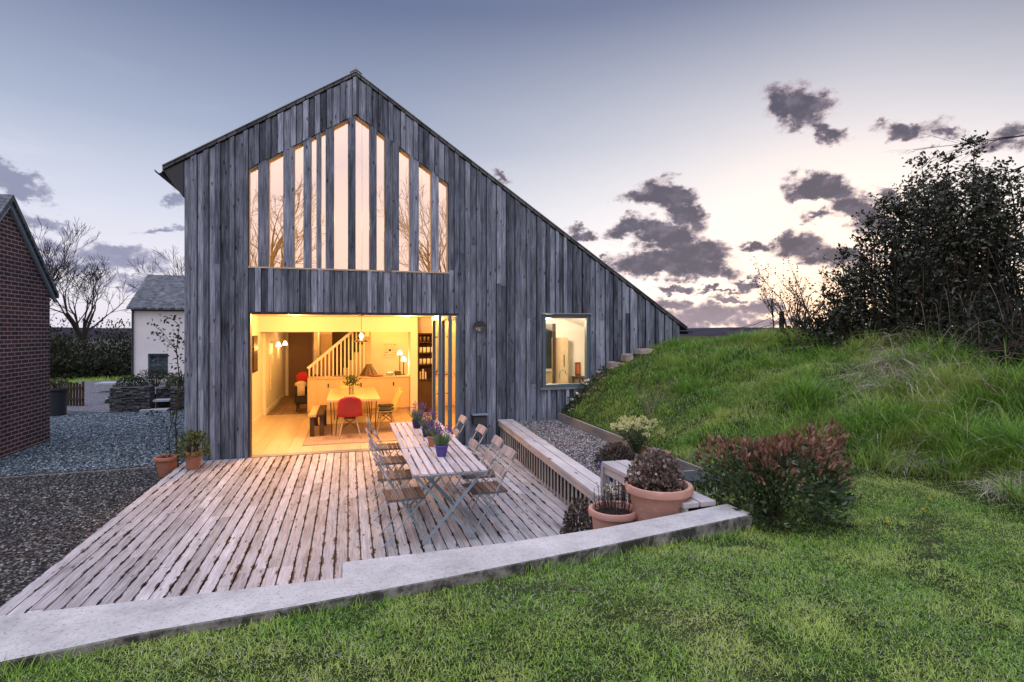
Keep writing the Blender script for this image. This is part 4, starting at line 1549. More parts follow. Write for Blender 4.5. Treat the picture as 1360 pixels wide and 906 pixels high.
# things on the island
b = MB()
b.lathe([(.24, 0), (.235, .015), (.075, .27), (.075, .30), (0, .30)], (3.06, 5.0, .936), 28)
b.solo('cone_hood', M['hood'], 'dark brown cone standing on the island worktop', 'hood', (3.06, 5.0, .936), smooth=True)
b = MB()
b.lathe([(.06, 0), (.17, .012), (.2, .035), (.19, .035), (.05, .014)], (3.24, 4.68, .936), 28)
b.solo('platter', M['orange'], 'orange red enamel platter on the island worktop', 'platter', (3.24, 4.68, .936), smooth=True)
b = MB()
b.box(3.50, 3.68, 4.85, 5.02, .936, 1.03)
b.solo('toaster', M['steel'], 'low metal toaster in front of the brown radio box', 'toaster', (3.59, 4.93, .936), bevel=.02)
b = MB()
b.box(3.71, 3.88, 4.80, 4.94, .936, 1.06)
b.solo('radio', M['hood'], 'small brown box radio beside the lit table lamp', 'radio', (3.79, 4.87, .936), bevel=.015)


def table_lamp(label, x, y, h, w):
    t = thing('table_lamp', label, 'lamp', (x, y, .936), 'lit lamps at the end of the island')
    mb = MB()
    mb.lathe([(.06, 0), (.06, .015), (.015, .03), (.015, h - .1), (.02, h - .08)], (x, y, .936), 16)
    mb.build('stand', M['hood'], t, smooth=True)
    mb = MB()
    mb.lathe([(.075, -.09), (.06, -.02), (.03, .03)], (x, y, .936 + h), 18, False)
    mb.build('lamp_shade', M['shade'], t, smooth=True)
    lamp('lamp_light', (x, y, .936 + h - .12), w, (1, .68, .25), .05)


table_lamp('lit table lamp with brown stand at the right end of the island', 3.95, 4.88, .46, 10)
table_lamp('taller lit table lamp behind the first at the end of the island', 3.87, 5.10, .62, 8)
# poster
t = thing('poster', 'square pale poster of small dark marks round a dark disc', 'poster', (3.70, 6.34, 1.55))
b = MB()
b.box(3.49, 3.90, 6.335, 6.349, 1.34, 1.76)
b.build('sheet', M['paper'], t)
b = MB()
rr = random.Random(3)
for zz in (1.70, 1.62, 1.55, 1.48, 1.41):
    x = 3.53
    while x < 3.86:
        w = rr.uniform(.008, .03)
        if not (abs(x - 3.695) < .05 and abs(zz - 1.55) < .09) and rr.random() < .75:
            b.box(x, min(x + w, 3.87), 6.332, 6.3345, zz, zz + rr.uniform(.008, .02))
        x += w + .012
b.build('marks', M['black'], t)
b = MB()
b.prismy([(3.695 + .035 * math.cos(a), 1.55 + .035 * math.sin(a)) for a in [2 * math.pi * k / 16 for k in range(16)]], 6.331, 6.3345)
b.build('disc', M['black'], t)

# staircase
t = thing('staircase', 'straight white balustraded staircase rising to the right behind the island', 'staircase', (2.3, 5.6, 0))
pts = [(2.27, .0), (3.12, .0), (3.12, 2.15)]
for k in range(6):
    pts += [(3.08 - k * .135, 2.15 - k * .205), (3.08 - k * .135, 2.15 - (k + 1) * .205)]
b = MB()
b.prismy(pts, 5.30, 5.33)
b.build('stringer_panel', M['ply'], t)
b = MB()
for k in range(6):
    b.box(2.27 + k * .135, 2.27 + (k + 1) * .135 + .02, 5.331, 6.20, .89 + k * .205, .92 + k * .205)
b.build('tread', M['darkwood'], t)
hr = lambda x: 1.15 + (x - 1.55) * .87
b = MB()
b.bar((1.53, 5.24, hr(1.53)), (2.75, 5.24, hr(2.75)), .05, .07)
b.build('handrail', M['wallwhite'], t)
for k in range(15):
    x = 1.57 + k * .098
    b = MB()
    b.box(x - .018, x + .018, 5.22, 5.256, 0.0, min(hr(x) - .03, 2.6) if x < 2.7 else 2.46)
    b.build('baluster', M['wallwhite'], t)

# armchair
t = thing('armchair', 'dark grey armchair half hidden by the island end', 'armchair', (1.42, 5.55, 0))
b = MB()
b.box(1.20, 1.85, 5.35, 6.0, .20, .42)
b.box(1.18, 1.28, 5.33, 6.0, .42, .66)
b.box(1.20, 1.85, 5.92, 6.05, .42, .92)
b.build('body', M['greycloth'], t, bevel=.04)
for x in (1.25, 1.78):
    for y in (5.40, 5.95):
        b = MB()
        b.tube([(x, y, .20), (x, y, 0.002)], [.022, .014], 8)
        b.build('leg', M['darkwood'], t)
b = MB()
b.ball((1.36, 5.70, .86), .16, .10, .16, 14, 9, .06)
b.solo('cushion', M['redcloth'], 'red patterned cushion on the grey armchair', 'cushion', (1.36, 5.70, .74), smooth='all')
b = MB()
b.ball((1.34, 5.52, .70), .15, .15, .09, 14, 9, .15)
b.box(1.27, 1.45, 5.318, 5.329, .42, .70)
b.solo('throw', M['creamcloth'], 'cream throw draped over the grey armchair arm', 'blanket', (1.34, 5.42, .55), smooth='all')

# framed pictures on the left wall
def frame(label, y0, y1, z0, z1, xw):
    t = thing('picture_frame', label, 'picture', (xw, (y0 + y1) / 2, z0), 'framed pictures on the left wall')
    b = MB()
    b.box(xw + .001, xw + .03, y0, y1, z0, z1)
    b.build('frame', M['black'], t)
    b = MB()
    b.box(xw + .0305, xw + .033, y0 + .05, y1 - .05, z0 + .05, z1 - .05)
    b.build('print', M['photo'], t)


frame('nearer dark framed print on the white dining room wall', 2.55, 3.15, 1.18, 2.0, .50)
frame('farther dark framed print on the white dining room wall', 3.3, 3.9, 1.18, 2.0, .50)
t = thing('radiator', 'narrow pale wall panel on the hall wall under the lamps', 'radiator', (.57, 6.0, .5))
b = MB()
b.box(.561, .60, 5.65, 5.95, .55, 1.5)
b.build('panel', M['cream'], t, bevel=.01)

# dresser
t = thing('dresser', 'tall dark wood dresser with open shelves beside the folded doors', 'dresser', (4.5, 4.6, 0))
b = MB()
b.box(4.27, 4.30, 4.40, 4.79, 0.002, 2.05)
b.box(4.85, 4.88, 4.40, 4.79, 0.002, 2.05)
b.box(4.30, 4.85, 4.77, 4.79, 0.002, 2.05)
b.build('carcass', M['darkwood'], t)
for z in (.82, 1.22, 1.52, 1.80, 2.02):
    b = MB()
    b.box(4.30, 4.85, 4.42, 4.77, z, z + .025)
    b.build('shelf', M['darkwood'], t)
b = MB()
b.box(4.301, 4.849, 4.385, 4.41, .03, .80)
b.build('door', M['darkwood'], t)
for zi, z in enumerate((1.245, 1.545, 1.825)):
    for k in range(5):
        x = 4.35 + k * .105
        c = MB()
        c.lathe([(.035, 0), (.043, .01), (.043, .13), (.040, .135), (.038, .012), (0, .012)], (x, 4.52, z + .001), 12)
        nm, mm, lb = ('jar', M['hood'], 'brown') if zi == 2 else ('mug', M['cream'], 'cream')
        c.solo(nm, mm, '%s %s standing in the row on the %s dresser shelf' % (lb, nm, ['middle', 'upper', 'top'][zi]), nm, (x, 4.52, z + .001), '%s on the %s dresser shelf' % (nm + 's', ['middle', 'upper', 'top'][zi]), smooth=True)
for k in range(5):
    x = 4.33 + k * .035
    h = rnd.uniform(.18, .28)
    c = MB()
    c.box(x, x + .028, 4.5, 4.66, .846, .846 + h)
    c.solo('book', [M['cream'], M['photo'], M['paper'], M['hood'], M['cream']][k], 'upright book in the short row on the dresser counter', 'book', (x, 4.58, .846), 'books on the dresser counter')

# kitchen things behind the square window
t = thing('tall_cupboard', 'tall pale wood cupboard seen through the square kitchen window', 'cupboard', (7.95, 3.2, 0))
b = MB()
b.box(7.74, 7.93, 3.15, 3.49, 0.0, 1.93)
b.build('carcass', M['ply'], t)
b = MB()
b.box(7.742, 7.928, 3.13, 3.148, .05, 1.92)
b.build('door', M['oak'], t)
b = MB()
b.box(7.81, 7.83, 3.12, 3.129, 1.2, 1.5)
b.build('handle', M['black'], t)
t = thing('mirror', 'tall narrow mirror reflecting the dusk garden inside the kitchen', 'mirror', (7.52, 3.48, .4))
b = MB()
b.box(7.38, 7.64, 3.47, 3.49, .40, 2.3)
m, g_ = new_mat('mirror glass')
finish(g_, g_.add('ShaderNodeBsdfGlossy', Color=(.75, .78, .8, 1), Roughness=0.01))
b.build('glass', m, t)
b = MB()
b.box(7.64, 7.71, 3.44, 3.495, .40, 2.3)
b.build('frame', M['darkwood'], t)
t = thing('kitchen_worktop', 'pale kitchen worktop under the square window', 'worktop', (6.6, .6, 0))
b = MB()
b.box(5.3, 8.8, .22, .85, .86, .90)
b.build('worktop', M['cream'], t)
b = MB()
b.box(5.32, 8.78, .24, .80, 0, .859)
b.build('cabinet', M['ply'], t)
b = MB()
b.tube([(6.72, .62, .9), (6.72, .62, 1.20), (6.74, .62, 1.27), (6.79, .62, 1.30), (6.85, .62, 1.27), (6.87, .62, 1.18)], .012, 8)
b.solo('tap', M['steel'], 'swan neck kitchen tap behind the square window', 'tap', (6.72, .62, .9), smooth='all')
t = thing('picture_frame', 'small framed orange picture leaning in the kitchen', 'picture', (8.35, 3.45, .95))
b = MB()
b.box(8.27, 8.41, 3.45, 3.48, .93, 1.28)
b.build('frame', M['hood'], t)
b = MB()
b.box(8.30, 8.38, 3.445, 3.449, .97, 1.24)
b.build('print', M['orange'], t)
t = thing('side_table', 'small dark table against the kitchen wall', 'table', (8.3, 3.2, 0))
b = MB()
b.box(8.16, 8.5, 2.95, 3.44, .87, .92)
b.build('tabletop', M['darkwood'], t)
for x in (8.18, 8.45):
    for y in (2.98, 3.40):
        b = MB()
        b.box(x, x + .03, y, y + .03, 0, .87)
        b.build('leg', M['darkwood'], t)

# ------------------------------------------------------------------ fittings on the facade
t = thing('wall_light', 'dark round bulkhead light on the cladding right of the doors', 'lamp', (4.87, -.05, 2.18))
b = MB()
b.lathe([(.10, 0), (.10, .03), (.085, .055), (.05, .075), (0, .085)], (0, 0, 0), 22)
b.v = [(4.87 + x, -.045 - z, 2.18 + y) for (x, y, z) in b.v]
b.build('body', M['steel'], t, smooth=True)
b = MB()
b.prismy([(4.87 + .112 * math.cos(a), 2.18 + .112 * math.sin(a)) for a in [math.pi * k / 12 for k in range(13)]], -.14, -.046)
b.build('hood', M['darktrim'], t)
t = thing('vent_cowl', 'small dark vent cowl low on the cladding beside the chairs', 'vent', (4.86, -.1, .42))
b = MB()
b.prismx([(-.046, .40), (-.20, .40), (-.17, .54), (-.046, .56)], 4.74, 4.99)
b.build('cowl', M['darktrim'], t)
b = MB()
b.box(4.72, 5.01, -.21, -.046, .56, .575)
b.build('lid', M['chairmetal'], t)

# ------------------------------------------------------------------ deck furniture
def slat_table(label, y0, y1, nsl):
    t = thing('slatted_table', label, 'table', (3.51, (y0 + y1) / 2, 0), 'folding slatted tables end to end on the deck')
    b = MB()
    w = .755 / nsl
    for i in range(nsl):
        x0 = 3.13 + i * w
        dz = rnd.uniform(-.001, .001)
        b.box(x0 + .010, x0 + w - .010, y0 + rnd.uniform(0, .004), y1 - rnd.uniform(0, .004), .702 + dz, .722 + dz)
    b.build('tabletop', M['table'], t, bevel=.003)
    for y in (y0 + .03, y1 - .03, (y0 + y1) / 2):
        b = MB()
        b.box(3.14, 3.88, y - .015, y + .015, .682, .700)
        b.build('batten', M['chairmetal'], t)
    for y in (y0 + .10, y1 - .10):
        for s in (1, -1):
            b = MB()
            b.bar((3.51 - .34 * s, y + .008 * s, .685), (3.51 + .26 * s, y + .008 * s, 0.006), .028, .010, (0, 1, 0))
            b.build('leg', M['chairmetal'], t)
    for x in (3.25, 3.77):
        b = MB()
        b.tube([(x, y0 + .10, .08), (x, y1 - .10, .08)], .008, 6)
        b.build('stretcher', M['chairmetal'], t)
    return t


slat_table('nearer bare slatted folding table with blue grey crossed legs', -4.74, -3.49, 9)
slat_table('farther bare slatted folding table reaching towards the doorway', -3.47, -1.56, 9)


def bistro_chair():
    t = thing('folding_chair', '', 'chair', (0, 0, 0), 'folding slatted chairs along the deck tables')
    b = MB()
    for i in range(6):
        x0 = -.19 + i * .064
        b.box(x0 + .004, x0 + .059, -.195, .195, .445, .460)
    b.build('seat', M['seat'], t, bevel=.003)
    ax = lambda z: .205 - .495 * (z / .84)
    for z0, z1 in ((.59, .66), (.765, .845)):
        b = MB()
        xa, xb = ax(z0) + .016, ax(z1) + .016
        n_ = 6
        for k in range(n_):
            y0, y1 = -.20 + .4 * k / n_, -.20 + .4 * (k + 1) / n_
            c0, c1 = -.018 * (1 - (y0 / .2) ** 2), -.018 * (1 - (y1 / .2) ** 2)
            b.hexa([(xa + c0, y0, z0), (xa + .012 + c0, y0, z0), (xa + .012 + c1, y1, z0), (xa + c1, y1, z0),
                    (xb + c0, y0, z1), (xb + .012 + c0, y0, z1), (xb + .012 + c1, y1, z1), (xb + c1, y1, z1)])
        b.build('back_slat', M['back'], t)
    for s in (1, -1):
        b = MB()
        b.bar((ax(.84), s * .185, .84), (.205, s * .185, .0), .020, .008, (1, 0, 0))
        b.build('back_leg', M['chairmetal'], t)
        b = MB()
        b.bar((.185, s * .165, .445), (-.225, s * .165, .0), .020, .008, (1, 0, 0))
        b.build('front_leg', M['chairmetal'], t)
        b = MB()
        b.bar((-.19, s * .175, .44), (.19, s * .175, .44), .008, .02)
        b.build('seat_rail', M['chairmetal'], t)
    for (x, w, z) in ((.165, .185, .07), (-.16, .165, .07), (-.012, .185, .37)):
        b = MB()
        b.tube([(x, -w, z), (x, w, z)], .007, 6)
        b.build('stretcher', M['chairmetal'], t)
    return t


proto = bistro_chair()
cl = ['%s slatted folding chair on the %s side of the tables' % (o, s) for s in ('left', 'right') for o in ('nearest', 'second nearest', 'third nearest', 'farthest')]
spots = [(3.08, -4.42, 3), (3.05, -3.62, -2), (3.05, -2.86, 2), (3.08, -1.98, 0),
         (3.93, -4.42, 182), (3.97, -3.80, 178), (3.97, -2.98, 181), (3.90, -2.08, 180)]
for i, ((x, y, a), lb) in enumerate(zip(spots, cl)):
    o = proto if i == 0 else copy_tree(proto)
    o.location = (x, y, 0.001)
    o.rotation_euler = (0, 0, R(a))
    o['label'] = lb


def pot(name, label, cat, loc, prof, mat, soil=None, group=None):
    t = thing(name, label, cat, loc, group)
    b = MB()
    b.lathe(prof, loc, 36)
    b.build('body', mat, t, smooth=True)
    if soil:
        r, z = soil
        b = MB()
        b.ball((loc[0], loc[1], loc[2] + z), r, r, .025, 24, 6, .03)
        b.build('soil', M['soil'], t)
    return t


def potprof(rt, rb, h, rim=.03, rh=.05):
    return [(rb * .94, 0), (rb, .012), (rt - rim * .9, h - rh - .012), (rt - rim * .55, h - rh - .006), (rt, h - rh), (rt + .004, h - rh * .5), (rt - .004, h - .004), (rt - .012, h), (rt - rim, h - .006), (rt - rim * 1.3, h - .03), (rt - rim * 1.6, h - .07)]


def lavender(label, loc, h, n=260):
    t = thing('lavender_plant', label, 'plant', loc, 'lavenders on the deck table')
    c = np.array(loc)
    a = rng.uniform(0, 2 * np.pi, n)
    r = np.sqrt(rng.random(n)) * .055
    P = c + np.stack([np.cos(a) * r, np.sin(a) * r, np.zeros(n)], 1)
    D = np.stack([np.cos(a) * r * 7, np.sin(a) * r * 7, np.full(n, 1.0)], 1) + rng.normal(0, .18, (n, 3))
    D = unit(D)
    ll = h * rng.uniform(.45, 1.0, n) * .75
    leaves('foliage', P, D, ll, .011, M['lavleaf'], t, .15)
    k = 22
    P2 = P[:k] + D[:k] * (h * rng.uniform(.72, 1.0, k))[:, None]
    PP = np.repeat(P2, 9, 0) + rng.normal(0, .008, (k * 9, 3)) + np.stack([np.zeros(k * 9), np.zeros(k * 9), np.tile(np.linspace(-.02, .028, 9), k)], 1)
    leaves('flower', PP, rng.normal(size=(k * 9, 3)) + np.array([0, 0, .8]), .022, .014, M['lavfl'], t)
    b = MB()
    for i in range(k):
        b.tube([P[i], P2[i]], .0022, 4)
    b.build('stem', M['lavleaf'], t)


for i, (x, y, mt, pl, col) in enumerate([(3.53, -4.02, 'purplepot', 'lavender in the nearest purple pot', 'nearest bright purple'), (3.52, -3.46, 'terra', 'lavender in the terracotta pot', 'small terracotta'),
                                         (3.53, -2.85, 'navypot', 'lavender in the third pot behind the terracotta one', 'navy blue'), (3.48, -2.15, 'navypot', 'lavender in the farthest pot towards the door', 'farthest navy blue')]):
    pot('flower_pot', col + ' pot on the slatted tables', 'pot', (x, y, .723), potprof(.075, .052, .125, .008, .02), M[mt], (.066, .11), 'flower pots on the deck table')
    lavender(pl + ' on the tables', (x, y, .835), [.21, .17, .22, .24][i], [260, 300, 260, 260][i])


# ------------------------------------------------------------------ foliage tools
def dome(c, rx, ry, h, n, up=.5, low=0.05, shell=.55, lumps=7, lump=.22, seed=0, square=1.0):
    """points and outward directions in a lumpy dome"""
    r_ = np.random.default_rng(seed)
    a = r_.uniform(0, 2 * np.pi, n)
    e = np.arcsin(r_.uniform(low, 1, n))
    rad = shell + (1 - shell) * r_.random(n) ** .6
    la, le, lr = r_.uniform(0, 2 * np.pi, lumps), r_.uniform(0, 1.4, lumps), r_.uniform(-.6, 1, lumps)
    D = np.stack([np.cos(e) * np.cos(a), np.cos(e) * np.sin(a), np.sin(e)], 1)
    k = np.ones(n)
    for i in range(lumps):
        ld = np.array([math.cos(le[i]) * math.cos(la[i]), math.cos(le[i]) * math.sin(la[i]), math.sin(le[i])])
        k += lump * lr[i] * np.exp((D @ ld - 1) * 9)
    B = np.sign(D) * np.abs(D) ** square
    P = np.array(c) + B * np.array([rx, ry, h]) * (rad * k)[:, None]
    return P, unit(D + np.array([0, 0, up]) + r_.normal(0, .7, (n, 3))), rad


def shrub(name, label, cat, c, rx, ry, h, n, ln, wd, mat, group=None, seed=0, tip=None, stems=10, smat='twig', **kw):
    t = thing(name, label, cat, c, group)
    P, D, rad = dome(c, rx, ry, h, n, seed=seed, **kw)
    s = rng.uniform(.7, 1.2, n)
    if tip:
        fz = (P[:, 2] - c[2]) / h
        tipm = (rad > .78) & (fz > tip[1] + rng.uniform(-.2, .2, n))
        leaves('young_leaf', P[tipm], D[tipm] + np.array([0, 0, .5]), (ln * s)[tipm], (wd * s)[tipm], M[tip[0]], t)
        P, D, s = P[~tipm], D[~tipm], s[~tipm]
    leaves('foliage', P, D, ln * s, wd * s, M[mat], t)
    b = MB()
    for i in range(stems):
        a = rnd.uniform(0, 6.28)
        q = rnd.uniform(.2, .8)
        b.tube([(c[0] + .05 * math.cos(a), c[1] + .05 * math.sin(a), c[2] - .03), (c[0] + rx * q * .5 * math.cos(a), c[1] + ry * q * .5 * math.sin(a), c[2] + h * .45), (c[0] + rx * q * math.cos(a), c[1] + ry * q * math.sin(a), c[2] + h * .85)], [.012, .008, .004], 5)
    b.build('stem', M[smat], t)
    return t


# left pots
pot('terracotta_pot', 'terracotta pot holding the green bay shrub at the deck corner', 'pot', (.27, -.60, .002), potprof(.135, .095, .27), M['terra'], (.11, .22))
shrub('bay_shrub', 'green bay shrub in the terracotta pot at the house corner', 'shrub', (.27, -.60, .22), .21, .21, .34, 520, .062, .03, 'box', seed=4, up=.5, low=-.1)
pot('terracotta_pot', 'shorter wide terracotta pot of bare soil on the gravel beside the deck', 'pot', (-.14, -.42, -.118), potprof(.17, .11, .30), M['terra'], (.145, .25))
b = MB()
for k in range(14):
    a = rnd.uniform(0, 6.28)
    b.tube([(-.14, -.42, .13), (-.14 + .1 * math.cos(a), -.42 + .1 * math.sin(a), .13 + rnd.uniform(.05, .12))], .004, 4)
b.solo('pruned_stems', M['twig'], 'short dead stems in the wide terracotta pot', 'plant', (-.14, -.42, .13))

# right pots
b = MB()
b.box(4.75, 5.14 - .16, -6.33, -5.95, 0, .40)
b.solo('stone_block', M['stone'], 'rough block propping up the big terracotta pot', 'block', (4.87, -6.15, 0), bevel=.02)
pot('terracotta_pot', 'big pale terracotta pot with thick rim behind the concrete wall', 'pot', (4.945, -6.16, .401), potprof(.265, .165, .475, .035, .06), M['terra_pale'], (.225, .40))
shrub('hebe_shrub', 'dense bronze leaved shrub in the big terracotta pot', 'shrub', (4.945, -6.13, .80), .215, .215, .35, 1900, .034, .030, 'hebe', seed=11, up=.7, low=-.05, shell=.45, tip=None)
b = MB()
b.box(4.45, 4.73, -6.15, -5.87, 0, .29)
b.solo('stone_block', M['stone'], 'rough block propping up the low terracotta bowl', 'block', (4.6, -6.0, 0), bevel=.02)
pot('terracotta_pot', 'low pale terracotta bowl with dry stalks beside the big pot', 'pot', (4.625, -6.0, .291), potprof(.205, .15, .37, .03, .05), M['terra_pale'], (.175, .31))
t = thing('heather_plant', 'dry grey stalks with small buff heads in the low bowl', 'plant', (4.625, -6.0, .6))
b = MB()
for k in range(85):
    a = rnd.uniform(0, 6.28)
    r_ = rnd.random() ** .5 * .15
    h = rnd.uniform(.05, .12) if k < 60 else rnd.uniform(.14, .25)
    b.tube([(4.625 + r_ * math.cos(a), -6.0 + r_ * math.sin(a), .59), (4.625 + r_ * 1.15 * math.cos(a) + rnd.uniform(-.02, .02), -6.0 + r_ * 1.15 * math.sin(a), .6 + h)], .0022, 4)
b.build('stem', M['twig'], t)
P = np.array([v for v in b.v[4::8]]) if False else np.stack([4.625 + rng.normal(0, .07, 200), -6.0 + rng.normal(0, .07, 200), rng.uniform(.66, .84, 200)], 1)
leaves('foliage', P, rng.normal(size=(200, 3)), .022, .012, M['hebe_g'], t)
P = np.stack([4.60 + rng.normal(0, .06, 26), -6.0 + rng.normal(0, .06, 26), rng.uniform(.78, .86, 26)], 1)
leaves('seed_head', P, rng.normal(size=(26, 3)), .022, .016, M['euph'], t)
shrub('hebe_shrub', 'low dark bronze shrub at the foot of the slatted bench', 'shrub', (4.60, -5.32, .0), .19, .20, .47, 1300, .034, .028, 'hebe_g', seed=21, up=.5, low=-.1)
pot('glazed_pot', 'cobalt blue glazed pot in the gravel behind the slatted bench', 'pot', (5.44, -4.25, .384), potprof(.125, .085, .20, .015, .03), M['cobalt'], (.105, .17))
shrub('pot_seedlings', 'small dull green plant in the cobalt blue pot', 'plant', (5.44, -4.25, .55), .09, .09, .10, 150, .035, .016, 'shrub', seed=5, stems=4)
pot('terracotta_pot', 'terracotta pot of stones behind the bronze shrubs by the edging', 'pot', (6.27, -3.95, .385), potprof(.17, .12, .20, .028, .045), M['terra'], (.135, .16))
t = thing('euphorbia_plant', 'yellow green flowering euphorbia by the timber edging', 'plant', (6.35, -3.35, .4))
b = MB()
heads = []
for k in range(36):
    a = rnd.uniform(0, 6.28)
    r_ = rnd.random() ** .5
    tip = Vector((6.30 + .40 * r_ * math.cos(a), -3.35 + .33 * r_ * math.sin(a), .4 + .30 + .22 * (1 - r_ * .6) + rnd.uniform(-.05, .05)))
    mid = Vector((6.30 + .15 * r_ * math.cos(a), -3.35 + .15 * r_ * math.sin(a), .60))
    b.tube([(6.30, -3.35, .385), mid, tip], [.007, .006, .004], 5)
    heads.append((tip, mid))
b.build('stem', M['euphleaf'], t)
PP, DD, PL, DL = [], [], [], []
for tip, mid in heads:
    for j in range(34):
        v = Vector((rnd.gauss(0, 1), rnd.gauss(0, 1), rnd.gauss(.4, .8))).normalized()
        PP.append(tip + v * rnd.uniform(.005, .045))
        DD.append(v)
    for j in range(16):
        q = rnd.random()
        PL.append(mid.lerp(tip, q))
        DL.append(Vector((rnd.gauss(0, 1), rnd.gauss(0, 1), -.1)))
leaves('bract', np.array(PP), np.array(DD), .026, .024, M['euph'], t)
leaves('foliage', np.array(PL), np.array(DL), .075, .016, M['euphleaf'], t)
shrub('hebe_shrub', 'spreading bronze shrub in the gravel left of the yellow euphorbia', 'shrub', (5.80, -3.75, .385), .27, .24, .27, 1400, .034, .028, 'hebe_g', seed=31, up=.5)
shrub('hebe_shrub', 'bronze shrub in the gravel between euphorbia and tall bench', 'shrub', (5.95, -4.35, .385), .22, .2, .30, 1200, .034, .028, 'hebe', seed=32, up=.5)
t = thing('planter_box', 'dark low planter at the near end of the timber edging', 'planter', (6.1, -4.9, .385))
b = MB()
b.box(6.0, 6.42, -5.02, -4.66, .385, .52)
b.build('box', M['darktrim'], t)
P = np.stack([rng.uniform(5.6, 6.3, 60), rng.uniform(-5.5, -5.1, 60), np.full(60, .38)], 1)
tag(blades('daffodil_leaves', P, rng.uniform(.12, .25, 60), .014, .25, M['lawn'], seg=3), 'upright green bulb leaves in gravel behind the tall bench', 'plant')
# photinia
shrub('photinia_shrub', 'big dark green shrub with red young tips beside the concrete wall', 'shrub', (5.76, -6.48, lawn_z(5.8) - .02), .41, .37, .66, 5200, .056, .025, 'photinia', seed=41, tip=('photred', .70), stems=22, up=.35, low=-.12, shell=.5, lump=.26, lumps=14, square=.72)
shrub('photinia_shrub', 'small thin red tipped seedling shrub right of the big photinia', 'shrub', (6.55, -6.25, lawn_z(6.5) - .02), .26, .22, .36, 420, .05, .02, 'photinia', seed=42, tip=('photred', .3), stems=9, up=.8, low=-.1, shell=.3)

# ------------------------------------------------------------------ grass (uncountable)
def in_poly(x, y, poly):
    ins = np.zeros(len(x), bool)
    n = len(poly)
    for i in range(n):
        x1, y1 = poly[i]
        x2, y2 = poly[(i + 1) % n]
        c = ((y1 > y) != (y2 > y)) & (x < (x2 - x1) * (y - y1) / (y2 - y1 + 1e-12) + x1)
        ins ^= c
    return ins


def grow(n, x0, x1, y0, y1, keep):
    x = rng.uniform(x0, x1, n)
    y = rng.uniform(y0, y1, n)
    k = keep(x, y)
    x, y = x[k], y[k]
    return np.stack([x, y, ground_z(x, y) - .004], 1)


def seen(x, y, pad=.35):
    dx, dy = x - CAM.x, y - CAM.y
    X = dx * math.cos(YAW) - dy * math.sin(YAW)
    Z = dx * math.sin(YAW) + dy * math.cos(YAW)
    return (Z > 1.6) & (np.abs(X) < Z * .93 + pad)


def lawn_ok(x, y):
    kx = [p[0] for p in KN]
    ky = [p[1] for p in KN]
    edge = np.where(x < 5.42, np.interp(x, kx, ky) - .01, np.where(x < 6.45, -5.85, -4.3))
    return (y < edge) & seen(x, y) & (bank_t(x, y) < .16)


P = grow(520000, 0.2, 9.0, -8.9, -4.5, lawn_ok)
dcam = np.hypot(P[:, 0] - CAM.x, P[:, 1] - CAM.y)
P = P[rng.random(len(P)) < np.clip(4.2 / dcam, .45, 1)]
cl_ = vnoise(P[:, 0], P[:, 1], 5.0, 21) * .6 + vnoise(P[:, 0], P[:, 1], 14.0, 22) * .4
bare = vnoise(P[:, 0], P[:, 1], 2.2, 23)
keep = rng.random(len(P)) < np.clip(.5 + cl_ * 1.1 - .5 * (bare > .72), .12, 1)
P, cl_ = P[keep], cl_[keep]
H = rng.uniform(.014, .036, len(P)) * (.5 + 1.0 * cl_)
tag(blades('lawn_grass', P, H, rng.uniform(.0024, .0048, len(P)), rng.uniform(.35, 1.5, len(P)), M['lawn'], seg=2, droop=.35), None, None, kind='stuff')
k = rng.random(len(P)) < .07 + .10 * (vnoise(P[:, 0], P[:, 1], 1.7, 77) > .66)
tag(blades('lawn_straw', P[k], H[k] * 1.0, .0035, rng.uniform(.8, 1.8, k.sum()), M['straw'], seg=2, droop=.6), None, None, kind='stuff')
# longer fringe against the wall
s_ = rng.random(900)
fx = .9 + s_ * 4.5
P = np.stack([fx, np.interp(fx, [p[0] for p in KN], [p[1] for p in KN]) - .012 - np.abs(rng.normal(0, .02, 900)), lawn_z(fx)], 1)
tag(blades('edge_grass', P, rng.uniform(.03, .075, 900) * (.4 + vnoise(fx, fx * 0, 3, 5)), .004, rng.uniform(.2, .9, 900), M['lawn'], seg=3), None, None, kind='stuff')


def bank_ok(x, y):
    t = bank_t(x, y)
    front = (y < -4.6) & (x > 5.6)
    inx = (x > 6.5) & (t >= 0.0) & (y < np.where(x < 8.35, -.36, -.04)) & (y > -4.7)
    fr = (y <= -4.7) & (t > .06) & (x > 6.3)
    return (inx | fr) & (t < 1.0) & seen(x, y) & (np.hypot(x - CAM.x, y - CAM.y) > 2.5)


P = grow(150000, 6.3, 12.0, -9.3, 0.0, bank_ok)
t_ = bank_t(P[:, 0], P[:, 1])
right = sst(-3.0, -5.0, P[:, 1])
tuft = vnoise(P[:, 0], P[:, 1], 3.2, 31) * .6 + vnoise(P[:, 0], P[:, 1], 8.0, 32) * .4
short = 1 - .6 * sst(8.6, 7.0, P[:, 0]) * (1 - right)
H = (.045 + .36 * tuft ** 2.0) * short * (1 + 1.0 * right * np.clip(t_ * 3, 0, 1))
keep = rng.random(len(P)) < np.clip(.35 + tuft * .9, 0, 1)
P, H, right = P[keep], H[keep], right[keep]
tag(blades('bank_grass', P, H * rng.uniform(.6, 1.25, len(P)), rng.uniform(.006, .0115, len(P)), rng.uniform(.25, 1.2, len(P)), M['tall'], seg=3, droop=.4), None, None, kind='stuff')
k = rng.random(len(P)) < (.03 + .12 * right)
tag(blades('bank_straw', P[k], H[k] * rng.uniform(.7, 1.3, k.sum()), .005, rng.uniform(.7, 1.8, k.sum()), M['straw'], seg=3, droop=.55), None, None, kind='stuff')
